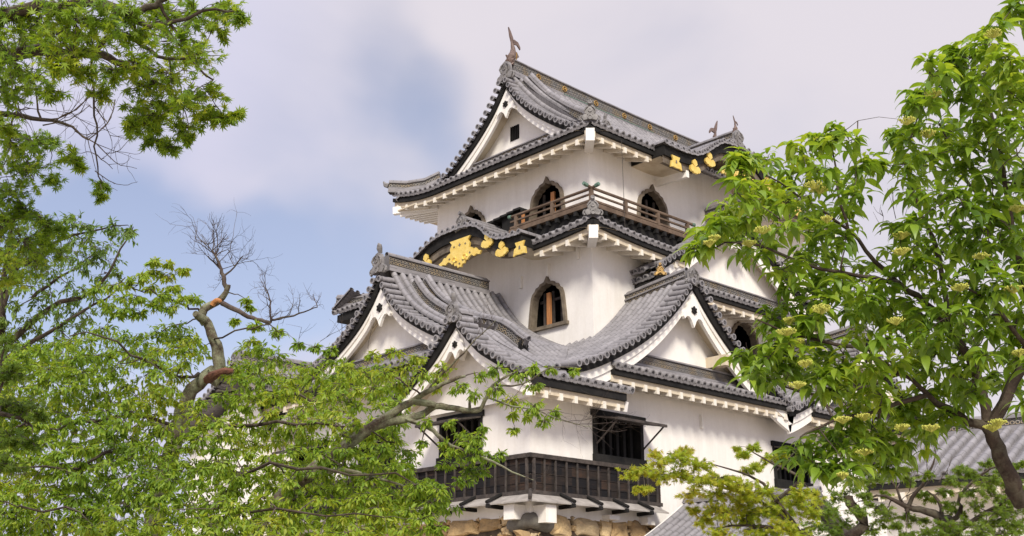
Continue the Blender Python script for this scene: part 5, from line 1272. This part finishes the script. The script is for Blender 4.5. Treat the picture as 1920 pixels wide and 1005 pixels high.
limb(b, rg, [(912, 745, D1-.25), (960, 762, D1-.4), (1010, 770, D1-.5), (1060, 790, D1-.6), (1110, 800, D1-.7)], .012, .003, .01, 5, nodes)
limb(b, rg, [(800, 735, D1), (830, 700, D1-.1), (870, 662, D1-.2), (905, 625, D1-.2), (930, 600, D1-.2)], .014, .003, .008, 5, nodes)
limb(b, rg, [(560, 900, D1), (640, 880, D1-.3), (720, 900, D1-.4), (800, 930, D1-.5)], .03, .005, .01, 6, nodes)
b.build('limbs', ['bark_lichen'], T_, True)
bt = MB()
for x, y in [(1060, 790), (1085, 795), (1110, 800), (1040, 780), (1010, 770)]: bare(bt, rg, at(x, y, D1-.6), np.array((.8, -.8, rg.uniform(-.5, .2))), .36, .0035, 2, .5)
for x, y in [(905, 625), (870, 662), (890, 640), (925, 605)]: bare(bt, rg, at(x, y, D1-.2), np.array((rg.uniform(-.8, .8), -.3, .9)), .22, .003, 1, .4)
for x, y in [(980, 890), (1000, 898)]: bare(bt, rg, at(x, y, D1-.8), np.array((.8, -.8, 0)), .2, .003, 1)
bt.build('bare_twigs', ['twig'], T_, True)
E_L = [(600, 850, 28), (640, 815, 26), (665, 800, 22), (560, 880, 28), (620, 870, 26), (650, 850, 24), (720, 700, 30), (760, 690, 34), (700, 730, 26), (740, 720, 30), (790, 700, 30), (830, 690, 26), (680, 700, 30), (650, 690, 26), (860, 725, 24), (900, 700, 22), (930, 690, 20), (970, 700, 24), (1000, 690, 16), (1030, 690, 15), (1075, 693, 12), (1000, 720, 20), (930, 730, 26), (890, 740, 18), (960, 750, 26), (1000, 760, 24), (1040, 772, 16), (1020, 790, 14), (985, 780, 14), (960, 775, 14), (965, 805, 12), (870, 815, 24), (900, 820, 24), (850, 850, 26), (890, 850, 28), (920, 858, 22), (880, 880, 24), (840, 870, 20), (940, 850, 12), (870, 900, 20), (900, 885, 18), (835, 830, 16), (790, 830, 14), (820, 720, 22), (780, 670, 20), (740, 660, 18), (700, 665, 20), (800, 790, 14), (845, 790, 14), (880, 830, 26), (720, 840, 20), (690, 860, 24), (740, 880, 26), (780, 910, 28), (820, 910, 20), (760, 930, 26), (720, 930, 28), (690, 900, 26), (840, 935, 12), (640, 720, 26), (610, 740, 26), (670, 760, 20), (905, 800, 12), (700, 960, 26), (770, 960, 20), (660, 960, 26), (640, 840, 24)]
for x, y, r in E_L:
    d = D1-.3+rg.uniform(-.35, .35); cr.cluster(at(x, y, d), m2(r, d), nodes, int(5+r*.45), 8, .062, 'cherry', .009, .6, 2)
cr.build('cherry', 'leaf_cherry', T_)

# ---- F: glossy tree on the right with flat flower heads
rg = random.Random(71); cr = Crown(72); D2_ = 7.2
T_ = tree_root('dogwood_tree', at(1950, 1000, D2_), 'tall tree on the right with drooping glossy leaves and flat yellow-green flower heads', 'tree')
b = MB(); nodes = []; g0 = at(1960, 1005, D2_+.3); g0[2] = 0
pts = wob(rg, [g0, at(1955, 1000, D2_+.3), at(1912, 940, D2_+.2), at(1893, 890, D2_+.1), at(1872, 840, D2_), at(1852, 800, D2_)], .012, 3); b.tube(pts, [.058-.0012*i for i in range(len(pts))], 10)
b.build('trunk', ['bark_dark'], T_, True); nodes += [(p, .05) for p in pts[8:]]
b = MB()
for pix, r0 in (([(1852, 800, D2_), (1875, 770, D2_), (1900, 715, D2_), (1925, 650, D2_), (1930, 560, D2_+.2), (1900, 440, D2_+.2), (1880, 300, D2_+.2), (1850, 180, D2_+.3), (1860, 90, D2_+.3)], .04), ([(1852, 800, D2_), (1800, 780, D2_-.1), (1740, 740, D2_-.2), (1690, 700, D2_-.3), (1600, 650, D2_-.4)], .03),
                ([(1850, 790, D2_), (1830, 700, D2_), (1780, 620, D2_), (1735, 570, D2_), (1690, 535, D2_), (1640, 490, D2_-.1), (1590, 430, D2_-.1), (1520, 380, D2_-.2), (1440, 330, D2_-.2)], .032),
                ([(1690, 535, D2_), (1640, 520, D2_-.3), (1540, 505, D2_-.4), (1450, 470, D2_-.4), (1380, 455, D2_-.4), (1330, 465, D2_-.4)], .014), ([(1740, 740, D2_-.2), (1650, 770, D2_-.4), (1560, 790, D2_-.5), (1500, 820, D2_-.5)], .016), ([(1780, 620, D2_), (1760, 480, D2_+.1), (1720, 380, D2_+.1), (1690, 290, D2_+.1)], .02),
                ([(1690, 700, D2_-.3), (1600, 730, D2_-.3), (1500, 735, D2_-.3), (1420, 690, D2_-.3)], .012), ([(1600, 650, D2_-.4), (1500, 630, D2_-.4), (1420, 600, D2_-.4)], .012), ([(1590, 430, D2_-.1), (1570, 350, D2_-.1), (1560, 260, D2_-.1)], .01), ([(1900, 440, D2_+.2), (1820, 350, D2_+.2), (1760, 230, D2_+.2)], .016),
                ([(1925, 650, D2_), (1850, 560, D2_-.3), (1800, 540, D2_-.4)], .016)):
    limb(b, rg, pix, r0, .004, .01, 6, nodes)
b.build('limbs', ['bark_dark'], T_, True)
bt = MB()
for x, y in [(1680, 410), (1650, 440), (1700, 470)]: bare(bt, rg, at(x, y, D2_), np.array((rg.uniform(-1, 1), -.2, .5)), .2, .003, 1)
for pix in ([(1660, 860, 9), (1600, 800, 9), (1540, 750, 9), (1460, 715, 9), (1390, 690, 9)], [(1560, 780, 9), (1530, 730, 9), (1520, 700, 9)]): limb(bt, rg, pix, .012, .003, .01, 5)
for x, y in [(1540, 750), (1500, 730), (1460, 715), (1420, 700)]: bare(bt, rg, at(x, y, 9), np.array((-.8, rg.uniform(-.5, .8), rg.uniform(-.3, .6))), .16, .003, 1)
bt.build('bare_twigs', ['twig'], T_, True)
PF1 = [(1870, 70), (1905, 110), (1935, 60), (1960, 400), (1960, 800), (1900, 745), (1870, 725), (1820, 760), (1760, 830), (1700, 800), (1690, 870), (1600, 900), (1545, 860), (1540, 800), (1620, 735), (1560, 740), (1500, 700), (1420, 710), (1400, 690), (1430, 610), (1450, 560), (1430, 500), (1330, 465), (1320, 440), (1370, 410), (1385, 330), (1400, 285), (1480, 295), (1555, 255), (1610, 265), (1620, 330), (1600, 400), (1650, 440), (1690, 440), (1700, 400), (1650, 300), (1700, 260), (1730, 190), (1740, 140), (1800, 110), (1830, 90)]
holesF = [(1640, 465, 44, 30), (1690, 360, 16, 30), (1680, 530, 30, 18), (1900, 190, 24, 30), (1560, 300, 12, 20), (1675, 530, 16, 10), (1815, 590, 14, 10), (1590, 485, 14, 8), (1700, 370, 10, 20), (1910, 170, 14, 20), (1880, 690, 20, 12), (1480, 560, 14, 14), (1560, 620, 12, 8), (1760, 545, 12, 8), (1480, 350, 12, 10), (1900, 200, 20, 14), (1730, 320, 12, 8)]
for x, y, d, r in fill(rg, PF1, 31, lambda x, y: D2_-.1, .6, 30, holesF)+[(1395, 300, 6.9, 20), (1330, 445, 6.8, 22), (1310, 465, 6.8, 14), (1350, 430, 6.8, 24), (1760, 165, 7.3, 26), (1800, 105, 7.3, 22), (1870, 60, 7.3, 18), (1905, 10, 7.5, 16), (1925, 20, 7.5, 20), (1420, 700, 6.9, 22), (1500, 850, 6.8, 24), (1530, 870, 6.8, 24), (1560, 880, 6.8, 20), (1450, 600, 6.9, 20), (1380, 300, 6.9, 16), (1400, 420, 6.9, 20), (1720, 180, 7.3, 16), (1570, 245, 7.1, 16), (1530, 260, 7.1, 16), (1665, 250, 7.2, 16), (1450, 660, 6.9, 26), (1480, 700, 6.9, 26), (1560, 690, 7, 28), (1610, 700, 7.1, 28), (1560, 830, 6.9, 26), (1610, 840, 7, 28), (1650, 820, 7, 26), (1700, 830, 7.1, 24), (1730, 790, 7.2, 28), (1680, 760, 7.2, 28), (1620, 770, 7.1, 28), (1800, 720, 7.4, 26), (1520, 860, 6.9, 22), (1690, 600, 7.4, 30), (1750, 650, 7.5, 30), (1600, 560, 7.4, 28)]:
    cr.cluster(at(x, y, d), m2(r, d), nodes, 4, 3, .106, 'dogwood', .008, .75, 2.5)
tips = cr.tips
cr.build('dogwood', 'leaf_dogwood', T_)
FLW = [(1862, 62), (1540, 575), (1495, 640), (1620, 845), (1690, 800), (1745, 800), (1870, 790), (1580, 785), (1900, 540), (1800, 537), (1680, 600), (1540, 580), (1905, 390), (1840, 480), (1405, 455), (1535, 355), (1550, 410), (1430, 430), (1700, 225), (1750, 175), (1475, 620), (1510, 680), (1495, 720), (1650, 650), (1740, 250), (1690, 470), (1340, 445), (1910, 660), (1580, 890), (1690, 440), (1525, 345), (1480, 600), (1330, 395+60), (1620, 780), (1860, 800)]
for i, (x, y) in enumerate(FLW):
    mb = MB(); c = at(x, y, 6.55+rg.uniform(-.15, .2)); rr = rg.uniform(.03, .058)
    for k in range(70):
        t = rg.uniform(0, 6.28); q = rr*math.sqrt(rg.random()); e = c+np.array((q*math.cos(t), q*math.sin(t), .008+rg.uniform(-.007, .007)-q*.2))
        mb.tube([c+np.array((0, 0, -.03)), c*.4+e*.6+np.array((0, 0, -.012)), e], [.0012, .001, .001], 3, caps=False)
        h = .0055; vs = [e+np.array(v)*h for v in ((1, 0, 0), (0, 1, 0), (-1, 0, 0), (0, -1, 0), (0, 0, 1), (0, 0, -1))]; mb.add(vs, [(0, 1, 4), (1, 2, 4), (2, 3, 4), (3, 0, 4), (1, 0, 5), (2, 1, 5), (3, 2, 5), (0, 3, 5)])
    mb.build('flower_head', ['flower'], T_)

# ---- G: lime-green maple over the corridor roof
rg = random.Random(81); cr = Crown(82); D3 = 11
T_ = tree_root('maple_tree', at(1560, 1100, D3), 'lime and yellow tinged maple in front of the corridor roof, lower centre right', 'maple tree')
b = MB(); nodes = []; g0 = at(1540, 1080, D3); g0[2] = 0
tr = wob(rg, [g0, at(1540, 1070, D3), at(1500, 1000, D3)], .02); b.tube(tr, [.07-.003*i for i in range(len(tr))], 8); b.build('trunk', ['bark_dark'], T_, True)
b = MB()
for pix in ([(1500, 1000, D3), (1440, 950, D3), (1380, 920, D3), (1300, 900, D3), (1220, 885, D3), (1165, 885, D3)], [(1500, 1000, D3), (1450, 930, D3), (1420, 900, D3), (1370, 880, D3), (1320, 868, D3)], [(1380, 920, D3), (1340, 890, D3), (1290, 860, D3), (1250, 850, D3)], [(1440, 950, D3), (1500, 900, D3), (1450, 870, D3), (1400, 840, D3)], [(1500, 1000, D3), (1400, 985, D3), (1330, 990, D3)]):
    limb(b, rg, pix, .022, .004, .01, 5, nodes)
b.build('limbs', ['bark_dark'], T_, True)
for x, y, r in [(1360, 905, 26), (1410, 930, 26), (1450, 950, 26), (1470, 985, 26), (1420, 990, 26), (1360, 960, 24), (1500, 940, 24), (1530, 930, 22), (1400, 960, 26), (1180, 885, 18), (1205, 882, 20), (1235, 868, 24), (1240, 892, 22), (1270, 860, 26), (1275, 890, 26), (1310, 870, 24), (1310, 900, 26), (1350, 895, 24), (1345, 925, 28), (1300, 925, 22), (1210, 915, 14), (1195, 915, 10), (1390, 910, 26), (1390, 940, 28), (1430, 920, 24), (1340, 955, 26), (1385, 975, 28), (1320, 975, 20), (1430, 960, 28), (1460, 935, 24), (1480, 965, 24), (1395, 850, 12), (1415, 838, 12), (1440, 860, 16), (1470, 850, 14), (1420, 875, 14), (1400, 880, 10), (1345, 1000, 24), (1440, 1000, 26), (1490, 1000, 26), (1500, 920, 18), (1380, 840, 8), (1520, 960, 24), (1285, 845, 14), (1230, 850, 12), (1300, 955, 12)]:
    d = D3+rg.uniform(-.35, .35); cr.cluster(at(x, y, d), m2(r, d)*1.3, nodes, int(8+r*.62), 8, .042, 'maple', .007, .55, 2)
cr.build('maple', 'leaf_lime', T_)

# ---- H: dark green maple at lower right
rg = random.Random(91); cr = Crown(92); D4 = 12.5
T_ = tree_root('maple_tree', at(1800, 1100, D4), 'dark green branching maple in front of the gallery wall at lower right', 'maple tree')
b = MB(); nodes = []; g0 = at(1790, 1060, D4); g0[2] = 0
tr = wob(rg, [g0, at(1790, 1050, D4), at(1780, 990, D4), at(1770, 970, D4)], .02); b.tube(tr, [.11-.004*i for i in range(len(tr))], 8)
b.build('trunk', ['bark_dark'], T_, True)
b = MB()
for pix, r0 in (([(1770, 975, D4), (1740, 960, D4), (1700, 950, D4), (1660, 930, D4), (1610, 940, D4)], .05), ([(1775, 985, D4), (1800, 960, D4), (1800, 930, D4), (1840, 890, D4), (1880, 870, D4)], .03), ([(1700, 960, D4), (1720, 920, D4), (1745, 880, D4), (1755, 850, D4)], .025), ([(1770, 985, D4), (1760, 940, D4), (1738, 920, D4)], .03), ([(1790, 1000, D4), (1850, 960, D4), (1900, 930, D4), (1930, 920, D4)], .03), ([(1700, 955, D4), (1670, 900, D4), (1665, 880, D4)], .018)):
    limb(b, rg, pix, r0, .005, .015, 6, nodes)
limb(b, rg, [(1590, 1010, D4), (1620, 985, D4), (1600, 950, D4), (1590, 930, D4)], .06, .05, .01, 7)
for x, y in [(1700, 930), (1755, 850), (1670, 900), (1740, 890), (1690, 940), (1760, 905), (1665, 885)]: bare(b, rg, at(x, y, D4), np.array((rg.uniform(-1, 1), rg.uniform(-.6, .6), .5)), .3, .005, 2)
b.build('limbs', ['bark_dark'], T_, True)
for x, y, r in [(1700, 900, 18), (1730, 930, 16), (1660, 960, 20), (1800, 960, 20), (1820, 920, 20), (1870, 960, 26), (1900, 900, 24), (1620, 880, 20), (1860, 900, 22), (1890, 880, 20), (1900, 945, 26), (1840, 995, 26), (1890, 985, 28), (1770, 920, 14), (1640, 950, 20), (1650, 975, 24), (1700, 970, 20), (1740, 1000, 24), (1770, 985, 20), (1600, 905, 24), (1640, 900, 24), (1570, 930, 26), (1610, 960, 20), (1550, 960, 26), (1580, 985, 26), (1530, 985, 24), (1630, 995, 16), (1680, 985, 14), (1725, 975, 12), (1700, 1000, 18), (1735, 890, 14), (1790, 900, 18), (1820, 885, 18), (1800, 880, 16), (1850, 905, 22), (1870, 930, 26), (1830, 950, 22), (1810, 985, 24), (1850, 980, 28), (1890, 960, 28), (1905, 920, 20), (1880, 1000, 28), (1910, 990, 28), (1780, 945, 14), (1795, 1000, 20), (1760, 1000, 14), (1670, 885, 14), (1700, 880, 12), (1830, 1005, 24), (1560, 1000, 24), (1660, 925, 10), (1750, 935, 8), (1880, 890, 16), (1915, 870, 12), (1850, 870, 12), (1620, 925, 14)]:
    d = D4+rg.uniform(-.4, .4); cr.cluster(at(x, y, d), m2(r, d)*1.3, nodes, int(6+r*.45), 8, .044, 'maple', .007, .55, 2)
cr.build('maple', 'leaf_green', T_)
